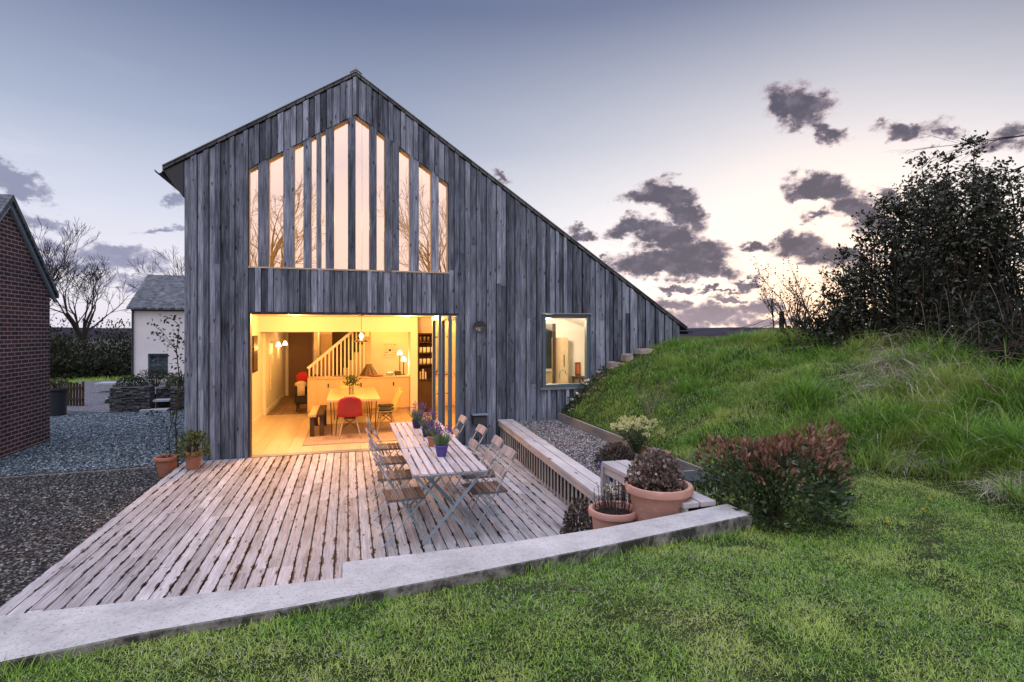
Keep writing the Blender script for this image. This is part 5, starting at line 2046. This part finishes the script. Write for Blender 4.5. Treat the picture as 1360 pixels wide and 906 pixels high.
# field beyond the ridge
P = grow(60000, 9.2, 24, -2.0, 22, lambda x, y: seen(x, y) & ((y > .05) | (bank_t(x, y) >= 1)) & ((x - 9) * 1.4 < y + 14))
tag(blades('field_grass', P, rng.uniform(.08, .2, len(P)), .010, rng.uniform(.2, .8, len(P)), M['field'], seg=2), None, None, kind='stuff')


def tussock(label, x, y, r, h, n, mat, lean=(.6, 1.6), name='grass_tussock', cat='grass clump', group=None, w=.005):
    a = rng.uniform(0, 2 * np.pi, n)
    q = np.sqrt(rng.random(n)) * r
    px_, py_ = x + q * np.cos(a), y + q * np.sin(a)
    P = np.stack([px_, py_, ground_z(px_, py_)], 1)
    o = blades(name, P, h * rng.uniform(.5, 1.1, n), w, rng.uniform(*lean, n), mat, seg=4, droop=.5)
    return tag(o, label, cat, group)


DG = 'bleached dead grass clumps on the bank'
tussock('large bleached tangle of dead grass midway up the bank', 9.45, -4.50, .45, .45, 1000, M['straw'], (.8, 2.4), group=DG, w=.0065)
tussock('pale dead grass clump just above the large bleached tangle', 10.15, -3.9, .4, .40, 220, M['straw'], group=DG)
tussock('pale dead grass tongue hanging down the bank foot near the right edge', 8.1, -6.75, .26, .22, 300, M['straw'], (.8, 2.4), group=DG)
tussock('small grey dead grass mound at the bank foot right of the photinia', 8.05, -5.75, .16, .15, 200, M['straw'], (.8, 2.0), group=DG)
tussock('bright green overhanging tussock near the right edge', 8.55, -6.3, .35, .46, 1500, M['tall'], (.4, 1.3), w=.007)
tussock('dense green tussock above the bank foot', 8.6, -5.6, .40, .40, 1300, M['tall'], (.4, 1.2), w=.007)
for i, (x, y, r_, h, lb) in enumerate([(7.9, -2.2, .22, .26, 'loose tall grass tuft low on the bank behind the euphorbia'), (9.2, -2.9, .25, .32, 'rough tall grass tuft in the middle of the bank'), (9.9, -1.6, .25, .30, 'rough grass tuft near the ridge left of the thorn bush'),
                                    (8.3, -4.3, .25, .34, 'tall grass tuft on the bank straight behind the photinia'), (9.1, -5.3, .28, .40, 'tall grass tuft right of the bleached tangle'), (9.6, -5.7, .3, .45, 'highest tall grass tuft near the right edge')]):
    tussock(lb, x, y, r_, h, 420, M['tall'], (.3, 1.2), w=.008, group='tall grass tufts on the bank')
# arching straws
b = MB()
for k in range(60):
    x = rnd.uniform(8.4, 10.8)
    y = rnd.uniform(-6.0, -3.6)
    z = float(ground_z(x, y))
    a = rnd.uniform(2.0, 5.0)
    l_ = rnd.uniform(.3, .8)
    h = rnd.uniform(.15, .4)
    b.tube([(x, y, z), (x + l_ * .35 * math.cos(a), y + l_ * .35 * math.sin(a), z + h), (x + l_ * .8 * math.cos(a), y + l_ * .8 * math.sin(a), z + h * .9), (x + l_ * 1.1 * math.cos(a), y + l_ * 1.1 * math.sin(a), z + h * .4)], [.0022, .002, .0016, .001], 4)
tag(b.build('dry_stalks', M['drystalk']), None, None, kind='stuff')
# dark bare earth hollow
b = MB()
ring = [(6.75 + .42 * math.cos(a) * (1 + .15 * math.sin(3 * a)), -5.95 + .13 * math.sin(a)) for a in [2 * math.pi * k / 20 for k in range(20)]]
b.addf([(x, y, float(ground_z(x, y)) + .02) for x, y in ring], [tuple(range(20))])
tag(b.build('bare_soil', M['soil']), None, None, kind='structure')
for i, (x, y, lb) in enumerate([(7.35, -6.55, 'yellow dandelion nearest the dead grass mat on the right'), (7.0, -6.75, 'yellow dandelion on the lawn right of the bare soil'), (6.45, -6.9, 'lone yellow dandelion on the lawn in front of the photinia')]):
    t = thing('dandelion', lb, 'flower', (x, y, float(ground_z(x, y))), 'dandelions in the lawn')
    z = float(ground_z(x, y))
    leaves('flower', np.repeat([[x, y, z + .045]], 26, 0), rng.normal(size=(26, 3)) * [1, 1, .35] + [0, 0, .35], .018, .007, M['yellow_fl'], t)
    b = MB()
    b.tube([(x, y, z), (x, y, z + .045)], .002, 4)
    b.build('stem', M['box'], t)

# stone blocks stepping up beside the wall, white flowers below
for i, (x, lb) in enumerate([(7.26, 'lowest pale stone block stepping up beside the cladding'), (7.52, 'second pale stone block up beside the cladding'), (7.84, 'third buff stone block up beside the cladding'), (8.25, 'topmost dark flat stone beside the cladding')]):
    z = float(ground_z(x, -.15))
    b = MB()
    w = [.075, .085, .095, .20][i]
    b.hexa([(x - w, -.34, z - .06), (x + w, -.33, z - .06), (x + w * .9, -.07, z - .06), (x - w, -.07, z - .06),
            (x - w * .85, -.32, z + [.08, .09, .08, .03][i]), (x + w * .8, -.28, z + [.10, .10, .10, .05][i]), (x + w * .75, -.07, z + [.11, .11, .10, .06][i]), (x - w * .8, -.07, z + [.09, .10, .09, .05][i])])
    b.solo('stone_block', M['stone'], lb, 'stone', (x, -.2, z - .06), 'stones stepping up beside the house', bevel=.015)
for i in range(26):
    x = rnd.uniform(6.5, 7.7)
    y = rnd.uniform(-.5, -.12)
    z = float(ground_z(x, y))
    s = rnd.uniform(.025, .055)
    b = MB()
    b.ball((x, y, z + s * .3), s, s * .8, s * .5, 8, 5, .3, i)
    b.solo('border_stone', M['stone'], 'small rough stone in the border under the kitchen window', 'stone', (x, y, z), 'small stones in the border by the cladding')
t = thing('white_flowers', 'low white flowers with dark leaves under the kitchen window', 'flowers', (6.8, -.3, .6))
n = 420
x = rng.uniform(6.5, 7.35, n)
y = rng.uniform(-.55, -.1, n)
P = np.stack([x, y, ground_z(x, y) + rng.uniform(0, .12, n)], 1)
leaves('foliage', P, rng.normal(size=(n, 3)) + [0, 0, .6], .06, .03, M['shrub'], t)
k = 6
cx, cy = rng.uniform(6.5, 7.2, k), rng.uniform(-.5, -.15, k)
PP = np.repeat(np.stack([cx, cy, ground_z(cx, cy) + .14], 1), 9, 0)
leaves('flower', PP, rng.normal(size=(k * 9, 3)) * [1, 1, .5] + [0, 0, .3], .045, .03, M['white_fl'], t)

# dry branching stalk on the bank by the euphorbia
def twigs(b, p, d, ln, r, depth, spread, rr, up=.1, kids=(2, 4), sides=4, taper=.62):
    p = Vector(p)
    d = Vector(d).normalized()
    segs = 3
    pts, rad = [p.copy()], [r]
    q = p.copy()
    dd = d.copy()
    for i in range(segs):
        dd = (dd + Vector((rr.gauss(0, .13), rr.gauss(0, .13), rr.gauss(0, .10) + up * .3))).normalized()
        q = q + dd * ln / segs
        pts.append(q.copy())
        rad.append(r * (1 - .42 * (i + 1) / segs))
    b.tube(pts, rad, sides if r < .03 else 7, cap=False)
    if depth <= 0:
        return
    for k in range(rr.randint(*kids)):
        i = rr.choice([1, 2, 2, 3])
        ang = rr.uniform(0, 6.28)
        e = d.orthogonal().normalized()
        f = d.cross(e)
        nd = (d + (e * math.cos(ang) + f * math.sin(ang)) * spread * rr.uniform(.6, 1.3) + Vector((0, 0, up))).normalized()
        twigs(b, pts[i], nd, ln * taper * rr.uniform(.75, 1.2), rad[i] * .66, depth - 1, spread, rr, up, kids, 4 if depth < 3 else 5, taper)


rr = random.Random(5)
b = MB()
for k in range(7):
    twigs(b, (7.0 + rr.uniform(-.1, .1), -2.6 + rr.uniform(-.1, .1), float(ground_z(7.0, -2.6))), (rr.uniform(-.5, .3), rr.uniform(-.3, .3), 1), rr.uniform(.35, .6), .0035, 3, .55, rr, .12, (2, 3))
b.solo('dry_shrub', M['drystalk2'], 'bare dry branching shrub on the bank behind the yellow euphorbia', 'shrub', (7.0, -2.6, .6))

# ------------------------------------------------------------------ hedge on the ridge
def holly_bush(label, specs, base, n_leaf, seed, mat, stemlean=.18, extra=None):
    """upright leafy stems springing from one base; specs: (x, y, height)"""
    rr = random.Random(seed)
    t = thing('holly_bush', label, 'bush', base)
    b = MB()
    P, D = [], []
    for (x, y, h) in specs:
        z = float(ground_z(x, y)) - .1
        lx, ly = rr.gauss(0, stemlean), rr.gauss(0, stemlean)
        pts = [Vector((x, y, z))]
        for k in range(1, 6):
            q = k / 5
            pts.append(Vector((x + lx * h * q * .5 + rr.gauss(0, .03), y + ly * h * q * .5 + rr.gauss(0, .03), z + h * q)))
        b.tube(pts, [.028, .024, .019, .014, .009, .004], 5)
        for j in range(int(h * n_leaf)):
            q = 1 - rr.random() ** 1.25 * .92
            i = min(int(q * 5), 4)
            c = pts[i].lerp(pts[i + 1], q * 5 - i)
            w = .06 + .34 * (1 - q) ** .55
            if j % 9 == 0:      # side shoot
                a = rr.uniform(0, 6.28)
                ln = w * rr.uniform(1.0, 2.4)
                e = c + Vector((math.cos(a) * ln, math.sin(a) * ln, ln * rr.uniform(.3, 1.0)))
                b.tube([c, e], [.006, .003], 4, cap=False)
                for _ in range(11):
                    s = rr.random()
                    P.append(c.lerp(e, s) + Vector((rr.gauss(0, .03), rr.gauss(0, .03), rr.gauss(0, .03))))
                    D.append((rr.gauss(0, 1), rr.gauss(0, 1), rr.gauss(.3, .7)))
            else:
                P.append(c + Vector((rr.gauss(0, w * .8), rr.gauss(0, w * .8), rr.gauss(0, .06))))
                D.append((rr.gauss(0, 1), rr.gauss(0, 1), rr.gauss(.3, .7)))
    leaves('foliage', np.array(P), np.array(D), rng.uniform(.05, .09, len(P)), rng.uniform(.03, .05, len(P)), M[mat], t)
    b.build('stem', M['bark'], t)
    return t


rr = random.Random(17)
specs = []
for k in range(66):
    q = rr.random()
    X = 10.1 + 3.0 * q
    prof = np.interp(X, [10.1, 10.55, 10.95, 11.3, 11.6, 12.05, 12.45, 13.2], [1.25, 2.0, 2.75, 2.95, 2.65, 3.2, 2.6, 2.7])
    specs.append((X, -3.3 - .55 * q + rr.uniform(-.35, .45), prof * (1.0 + .10 * q) * (.55 + .47 * rr.random() ** .7)))
holly_bush('tall dark holly bush of upright leafy stems on the bank ridge', specs, (11.6, -3.6, 1.9), 80, 3, 'holly')
specs = []
for k in range(26):
    q = rr.random()
    specs.append((11.8 + 1.8 * q, -5.3 + rr.uniform(-.6, .9) - .8 * q, (1.6 + .8 * q) * rr.uniform(.5, 1.0)))
holly_bush('dark bushy growth leaning in at the right edge of the bank', specs, (12.6, -5.1, 1.8), 90, 4, 'bramble', .3)

def thicket(label, c, rx, ry, h, n, seed, canes=34):
    t = thing('bramble_thicket', label, 'bramble', c, 'dark brambles along the ridge')
    P, D, rad = dome(c, rx, ry, h, n, seed=seed, low=-.1, shell=.4, lump=.45, lumps=10, up=.3)
    leaves('foliage', P, D, rng.uniform(.045, .09, n), rng.uniform(.03, .05, n), M['bramble'], t)
    rr = random.Random(seed)
    b = MB()
    for k in range(canes):
        a = rr.uniform(0, 6.28)
        p = Vector((c[0] + rr.uniform(-.6, .6) * rx, c[1] + rr.uniform(-.6, .6) * ry, c[2]))
        l_ = rr.uniform(.5, 1.2)
        b.tube([p, p + Vector((math.cos(a) * l_ * .3, math.sin(a) * l_ * .3, h * rr.uniform(.7, 1.3))), p + Vector((math.cos(a) * l_ * .8, math.sin(a) * l_ * .8, h * rr.uniform(.6, 1.1))), p + Vector((math.cos(a) * l_ * 1.2, math.sin(a) * l_ * 1.2, h * rr.uniform(0, .5)))], [.008, .007, .005, .003], 4)
    b.build('cane', M['twig'], t)
    return t


thicket('dark bramble thicket under the thorn bush on the ridge', (10.9, -2.3, 1.75), 1.0, .7, .75, 3600, 51)
thicket('dark bramble thicket in front of the holly stems', (11.3, -3.75, 1.75), 1.1, .7, 1.25, 5200, 52)
thicket('dark bramble thicket high on the bank at the right edge', (11.0, -5.0, 1.5), .85, .75, .85, 3400, 53)
thicket('dark bramble thicket spilling down the right end of the bank', (10.7, -5.35, 1.35), .6, .5, .62, 2000, 55)
thicket('low dark bramble spur running down from the holly', (10.55, -3.6, 1.62), .5, .4, .42, 1300, 54, 18)
# pale arching canes over the right end
b = MB()
rr = random.Random(8)
for k in range(34):
    p = Vector((rr.uniform(10.3, 11.6), rr.uniform(-5.3, -3.9), 1.6))
    a = rr.uniform(2.2, 4.6)
    l_ = rr.uniform(.5, 1.3)
    h = rr.uniform(.3, 1.2)
    b.tube([p] + [p + Vector((math.cos(a) * l_ * q, math.sin(a) * l_ * q, h * (1 - (1 - q * 1.7) ** 2) + rr.gauss(0, .02))) for q in (.12, .25, .4, .55, .7, .85, 1.0)], [.0045 - .0004 * i for i in range(8)], 4)
b.solo('bramble_canes', M['drystalk2'], 'pale arching leafless canes over the dark brambles at the right', 'bramble', (11.0, -4.6, 1.6))
# thorn bush
t = thing('thorn_bush', 'sparse half bare thorn bush against the sunset on the ridge', 'bush', (10.85, -1.6, 1.9))
rr = random.Random(12)
b = MB()
for k in range(15):
    twigs(b, (10.85 + rr.uniform(-.5, .5), -1.6 + rr.uniform(-.4, .4), 1.80), (rr.uniform(-.5, .5), rr.uniform(-.3, .3), 1), rr.uniform(.7, 1.1), .015, 4, .55, rr, .14, (2, 3))
b.build('branches', M['bark'], t)
ends = np.array(b.v)[rng.integers(0, len(b.v), 900)]
ends = ends[ends[:, 2] > 2.2]
leaves('foliage', ends, rng.normal(size=(len(ends), 3)), .045, .025, M['holly'], t)
b = MB()
for (x, y, lb, h) in [(10.55, -1.3, 'weathered fence post in front of the thorn bush', 2.30)]:
    b = MB()
    z = float(ground_z(x, y))
    b.tube([(x, y, z - .2), (x, y, max(h, z + .5))], [.05, .045], 7)
    b.solo('fence_post', M['bark'], lb, 'post', (x, y, z), None)
# twigs of the tree outside the frame at top right
b = MB()
for (y0, z0, y1, z1, s) in ((-4.6, 5.35, -3.1, 5.02, 1), (-4.7, 4.95, -3.2, 4.72, 2)):
    rr = random.Random(s)
    twigs(b, (13.6, y0, z0), (-1.0, .75, -.16), 1.5, .016, 3, .4, rr, .0, (2, 3))
b.tube([(13.6, -4.6, 1.7), (13.7, -4.62, 3.5), (13.6, -4.65, 5.4)], [.09, .07, .03], 7)
b.solo('bare_branch', M['bark'], 'bare twigs of a sapling reaching in at the top right', 'tree', (13.6, -4.6, 1.7))

# ------------------------------------------------------------------ left: brick outbuilding
t = thing('brick_outbuilding', 'red brick outbuilding with slate roof at the left edge', 'building', (-5.2, 1.9, -.3))
XW = -3.26
ye, zr, ze, ym = 3.33, 4.40, 2.92, 1.87
b = MB()
b.prismx([(.41, -.3), (ye, -.3), (ye, ze), (ym, zr), (.41, ze)], -8.0, XW)
b.build('wall', M['brick'], t)
sl = (zr - ze) / (ye - ym)
for s in (1, -1):
    b = MB()
    yo = ym + s * (ye - ym + .16)
    zo = zr - sl * (ye - ym + .16)
    pr = [(ym + .002 * s, zr + .02), (yo, zo + .02), (yo, zo + .11), (ym + .002 * s, zr + .13)]
    if s < 0:
        pr = pr[::-1]
    b.prismx(pr, -8.1, XW + .09)
    b.build('roof', M['slate'], t)
    b = MB()
    pr = [(ym + .004 * s, zr - .10), (yo - .02 * s, zo - .07), (yo - .02 * s, zo + .018), (ym + .004 * s, zr + .018)]
    if s < 0:
        pr = pr[::-1]
    b.prismx(pr, XW + .004, XW + .05)
    b.build('bargeboard', M['chairmetal'], t)

# ------------------------------------------------------------------ white cottage
t = thing('white_cottage', 'white rendered cottage with slate roof beyond the yard', 'cottage', (-3.0, 19.5, -.3))
CY0, CY1, CX0, CX1 = 17.3, 22.1, -6.36, 3.0
b = MB()
b.box(CX0, -5.75, CY0, CY0 + .3, -.3, 3.12)
b.box(-4.98, CX1, CY0, CY0 + .3, -.3, 3.12)
b.box(-5.75, -4.98, CY0, CY0 + .3, -.3, .13)
b.box(-5.75, -4.98, CY0, CY0 + .3, 1.13, 3.12)
b.prismx([(CY0 + .301, -.3), (CY1, -.3), (CY1, 3.12), ((CY0 + CY1) / 2, 4.62), (CY0 + .301, 3.3)], CX0, CX1)
b.build('wall', M['render'], t)
ym2 = (CY0 + CY1) / 2
for s in (1, -1):
    b = MB()
    pr = [(ym2, 4.66), (ym2 + s * 2.62, 3.03), (ym2 + s * 2.62, 3.11), (ym2, 4.75)]
    if s < 0:
        pr = pr[::-1]
    b.prismx(pr, CX0 - .12, CX1 + .1)
    b.build('roof', M['slate'], t)
b = MB()
b.box(CX0, CX1, CY0 - .10, CY0 - .02, 2.98, 3.06)
b.build('gutter', M['darktrim'], t)
b = MB()
b.tube([(CX0 + .06, CY0 - .06, 3.0), (CX0 + .06, CY0 - .06, -.2)], .04, 8)
b.build('downpipe', M['darktrim'], t)
b = MB()
y = CY0 + .10
for (a_, c_, z0, z1) in ((-5.75, -5.68, .13, 1.13), (-5.05, -4.98, .13, 1.13), (-5.68, -5.05, .13, .21), (-5.68, -5.05, 1.05, 1.13), (-5.68, -5.05, .60, .66), (-5.38, -5.35, .66, 1.05)):
    b.box(a_, c_, y, y + .05, z0, z1)
wf = b.build('window', M['sash'], t)
b = MB()
b.box(-5.69, -5.04, y + .02, y + .03, .2, 1.06)
b.build('pane', M['glass_dark'], wf)
b = MB()
b.box(-5.82, -4.91, CY0 - .06, CY0 + .1, .07, .128)
b.build('sill', M['sash'], wf)

# stone retaining wall in the yard with steps
def drywall(label, x0, x1, y, z0, z1, th, seed):
    rr = random.Random(seed)
    b = MB()
    z = z0
    while z < z1 - .01:
        h = rr.uniform(.025, .055)
        x = x0 - rr.uniform(0, .15)
        while x < x1:
            w = rr.uniform(.07, .26)
            a_, c_ = max(x, x0), min(x + w, x1)
            if c_ - a_ > .02:
                dy = rr.uniform(-.03, .02)
                b.hexa([(a_, y + dy, z), (c_ - .006, y + dy + rr.uniform(-.01, .01), z), (c_ - .006, y + th, z), (a_, y + th, z),
                        (a_ + rr.uniform(0, .012), y + dy + .01, min(z + h, z1) - .006), (c_ - rr.uniform(.006, .02), y + dy + .012, min(z + h, z1) - .006), (c_ - .006, y + th, min(z + h, z1) - .006), (a_, y + th, min(z + h, z1) - .006)])
            x += w
        z += h
    b.box(x0 + .03, x1 - .03, y + .06, y + th - .02, z0, z1 - .02)
    return b.solo('stone_wall', M['stonewall'], label, 'wall', ((x0 + x1) / 2, y, z0), 'dry stone walls in the yard')


drywall('dry stone wall left of the slab steps', -3.72, -2.75, 7.55, -.13, .56, .45, 1)
drywall('dry stone wall right of the slab steps by the house corner', -2.25, -.05, 7.55, -.13, .54, .45, 2)
drywall('low dry stone wall behind the slab steps', -2.74, -2.26, 8.0, -.13, .5, .3, 3)
for i, (z, y) in enumerate(((-.12, 7.35), (.12, 7.60))):
    b = MB()
    b.box(-2.95 + .25 * i, -2.28, y, y + .34, z, z + .06)
    b.solo('slab_step', M['slab'], ['lower', 'upper'][i] + ' pale slab step between the dry stone walls', 'step', (-2.6, y + .15, z), 'slab steps in the stone wall', bevel=.008)
for i, (x, y, r, h, lb) in enumerate([(-3.35, 8.0, .42, .34, 'low mounded dark shrub on the left end of the stone wall'), (-2.9, 8.6, .55, .55, 'round dark shrub behind the stone wall under the cottage window'), (-2.1, 7.95, .40, .36, 'tufted shrub on the stone wall right of the steps'), (-1.2, 8.1, .55, .45, 'spreading shrub on the stone wall near the house corner'), (-4.3, 9.9, .35, .25, 'small dark mound of planting beside the pale path')]):
    shrub('garden_shrub', lb, 'shrub', (x, y, .5 if i < 4 else -.13), r, r * .7, h, 900, .06, .028, 'shrub', 'low shrubs round the yard wall', seed=60 + i, low=-.05, up=.6)
# pale slabs by the path
for i, (x, y, z, w, lb) in enumerate([(-4.25, 10.6, -.115, .55, 'nearest pale slab step beside the path'), (-4.5, 11.8, .02, .6, 'second pale slab beside the path'), (-5.4, 13.6, .14, .8, 'farthest wide pale slab by the lawn')]):
    b = MB()
    b.box(x - w, x + w, y - .35, y + .35, z, z + .09)
    b.solo('stone_slab', M['slab'], lb, 'slab', (x, y, z), 'pale slabs beside the path', bevel=.01)
# picket fence and planter
t = thing('picket_fence', 'weathered dark picket fence behind the brick outbuilding', 'fence', (-5.5, 9.6, -.12))
b = MB()
A, B = Vector((-6.1, 9.75, 0)), Vector((-5.0, 9.28, 0))
dd = (B - A).normalized()
nr = Vector((-dd.y, dd.x, 0))
n = 13
for i in range(n):
    p = A.lerp(B, i / (n - 1))
    h = .58 + rnd.uniform(-.05, .05)
    b.obox((p.x, p.y, (h - .12) / 2), dd * .033, nr * .01, Vector((0, 0, (h + .12) / 2)))
b.build('pale', M['darkwood'], t)
b = MB()
for z in (.08, .42):
    m_ = (A + B) / 2 - nr * .03
    b.obox((m_.x, m_.y, z), dd * .62, nr * .015, Vector((0, 0, .03)))
b.build('rail', M['darkwood'], t)
pot('planter_tub', 'dark round planter tub at the brick corner', 'planter', (-4.88, 7.45, -.122), potprof(.26, .20, .72, .03, .06), M['darktrim'], (.22, .64))
shrub('planter_plant', 'dull reddish plant in the dark planter tub', 'plant', (-4.88, 7.45, .52), .28, .25, .32, 420, .05, .025, 'hebe_g', seed=71)

# climber at the house corner
t = thing('climbing_plant', 'thin climbing plant with dark leaves at the house corner', 'climber', (-.1, .05, -.12))
rr = random.Random(9)
b = MB()
P, D = [], []
main = [Vector((-.10, .04, -.12)), Vector((-.14, .03, .6)), Vector((-.07, .04, 1.2)), Vector((-.12, .02, 1.8)), Vector((-.08, .03, 2.2))]
b.tube(main, [.014, .012, .01, .008, .005], 6)
b.tube([main[0] + Vector((-.1, .02, 0)), main[1] + Vector((-.1, .02, -.2)), main[2]], [.01, .008, .005], 5)
shoots = [(2, Vector((-.42, .0, .42))), (3, Vector((-.36, -.05, .30))), (3, Vector((-.35, -.1, .45))), (2, Vector((-.4, .1, .2))), (4, Vector((-.22, 0, .1))), (1, Vector((-.35, .05, .15)))]
for i, v in shoots:
    p = main[i]
    q = p + v * .5 + Vector((0, 0, .05))
    e = p + v
    b.tube([p, q, e], [.006, .004, .002], 4)
    for k in range(20):
        s = rr.random()
        c = p.lerp(q, s * 2) if s < .5 else q.lerp(e, s * 2 - 1)
        P.append(c + Vector((rr.gauss(0, .05), rr.gauss(0, .04), rr.gauss(0, .045))))
        D.append((rr.gauss(0, 1), rr.gauss(0, 1), rr.gauss(0, 1)))
for k in range(120):
    s = rr.random() * 3.99
    c = main[int(s)].lerp(main[int(s) + 1], s - int(s))
    P.append(c + Vector((rr.gauss(-.03, .06), rr.gauss(0, .04), rr.gauss(0, .05))))
    D.append((rr.gauss(0, 1), rr.gauss(0, 1), rr.gauss(0, 1)))
b.build('stem', M['twig'], t)
leaves('foliage', np.array(P), np.array(D), .065, .04, M['shrub'], t)


# ------------------------------------------------------------------ bare trees and dark hedges behind
def bare_tree(label, x, y, h, seed, spread=.62, lean=(0, 0), depth=6, fork=.22, group='bare trees behind the yard', r0=None, taper=.74):
    z = float(ground_z(x, y)) if y > -8 else .3
    t = thing('bare_tree', label, 'tree', (x, y, z), group)
    rr = random.Random(seed)
    r0 = r0 or h * .018
    top = Vector((x + lean[0] * h * fork, y + lean[1] * h * fork, z + h * fork))
    b = MB()
    b.tube([(x, y, z - .2), (x, y, z + h * fork * .4), top], [r0 * 1.35, r0 * 1.1, r0], 8)
    b.build('trunk', M['bark'], t, smooth='all')
    b = MB()

    def br(p, d, ln, r, dep):
        pts, rad = [p], [r]
        q, dd = p, d
        for i in range(3):
            dd = (dd + Vector((rr.gauss(0, .12), rr.gauss(0, .12), rr.gauss(.04, .10)))).normalized()
            q = q + dd * ln / 3
            pts.append(q)
            rad.append(max(r * (1 - .35 * (i + 1) / 3), .011))
        b.tube(pts, rad, 6 if r > .05 else (4 if r > .018 else 3), cap=False)
        if dep <= 0:
            return
        nk = rr.choice([2, 3, 3]) if dep > 1 else rr.choice([3, 4])
        for k in range(nk):
            i = 3 if k == 0 else rr.choice([1, 2, 3])
            a = rr.uniform(0, 6.28)
            e = dd.orthogonal().normalized()
            f = dd.cross(e)
            s = spread * (.35 if k == 0 else rr.uniform(.7, 1.25))
            nd = (dd + (e * math.cos(a) + f * math.sin(a)) * s + Vector((0, 0, .10))).normalized()
            br(pts[i], nd, ln * taper * rr.uniform(.8, 1.15), rad[i] * .68, dep - 1)

    for k in range(4):
        a = k * 1.57 + rr.uniform(-.4, .4)
        s = spread * (.25 if k == 0 else .75)
        br(top, Vector((math.cos(a) * s + lean[0], math.sin(a) * s + lean[1], 1)).normalized(), h * .24, r0 * .72, depth - 1)
    b.build('branches', M['bark'], t)
    return t


bare_tree('broad spreading bare tree between brick outbuilding and cottage', -13.6, 31.5, 8.2, 33, .80, depth=6)
bare_tree('tall upright bare tree just right of the brick outbuilding', -17.0, 33.5, 10.2, 4, .5, depth=6)
bare_tree('small dense bare tree close behind the brick roof', -19.5, 36, 8.6, 15, .6)
bare_tree('bare tree rising behind the cottage roof by the house corner', -8.2, 36, 9.3, 5, .62)
bare_tree('bare garden tree behind the viewer mirrored in the left upper panes', -2.6, -30, 14.0, 21, .6, group='trees mirrored in the upper window')
bare_tree('bare garden tree behind the viewer mirrored in the right upper panes', 9.2, -31, 13.5, 22, .6, group='trees mirrored in the upper window')
hed = [(-11.2, 22.5, 1.6, 1.2, 'dark hedge shrub nearest the picket fence'), (-12.8, 26, 2.0, 2.0, 'dark bushy hedge below the tall bare tree'), (-14.9, 30, 2.2, 2.4, 'dark bushy hedge at the foot of the broad bare tree'), (-12.0, 33, 2.2, 1.7, 'dark hedge mass behind the green verge'),
       (-10.2, 36, 2.2, 2.3, 'dark hedge by the left corner of the cottage'), (-17.5, 31, 3.0, 2.6, 'large dark hedge behind the brick outbuilding'), (-16, 40, 4, 3.0, 'farthest dark hedge on the rise'), (-9.2, 23.0, 1.2, .9, 'low dark shrub beside the green verge')]
for i, (x, y, r, h, lb) in enumerate(hed):
    shrub('hedge_shrub', lb, 'hedge', (x, y, float(ground_z(x, y)) - .1), r, r * .8, h, 2300, .22, .11, 'hedge', 'dark hedges beyond the yard', seed=80 + i, low=-.05, shell=.4, lump=.35, lumps=12, stems=6)
P = np.stack([rng.uniform(-11, -6.5, 9000), rng.uniform(15, 30, 9000), np.full(9000, -.3)], 1)
P[:, 2] = ground_z(P[:, 0], P[:, 1])
tag(blades('verge_grass', P, rng.uniform(.12, .3, 9000), .02, rng.uniform(.2, .9, 9000), M['lawn'], seg=2), None, None, kind='stuff')
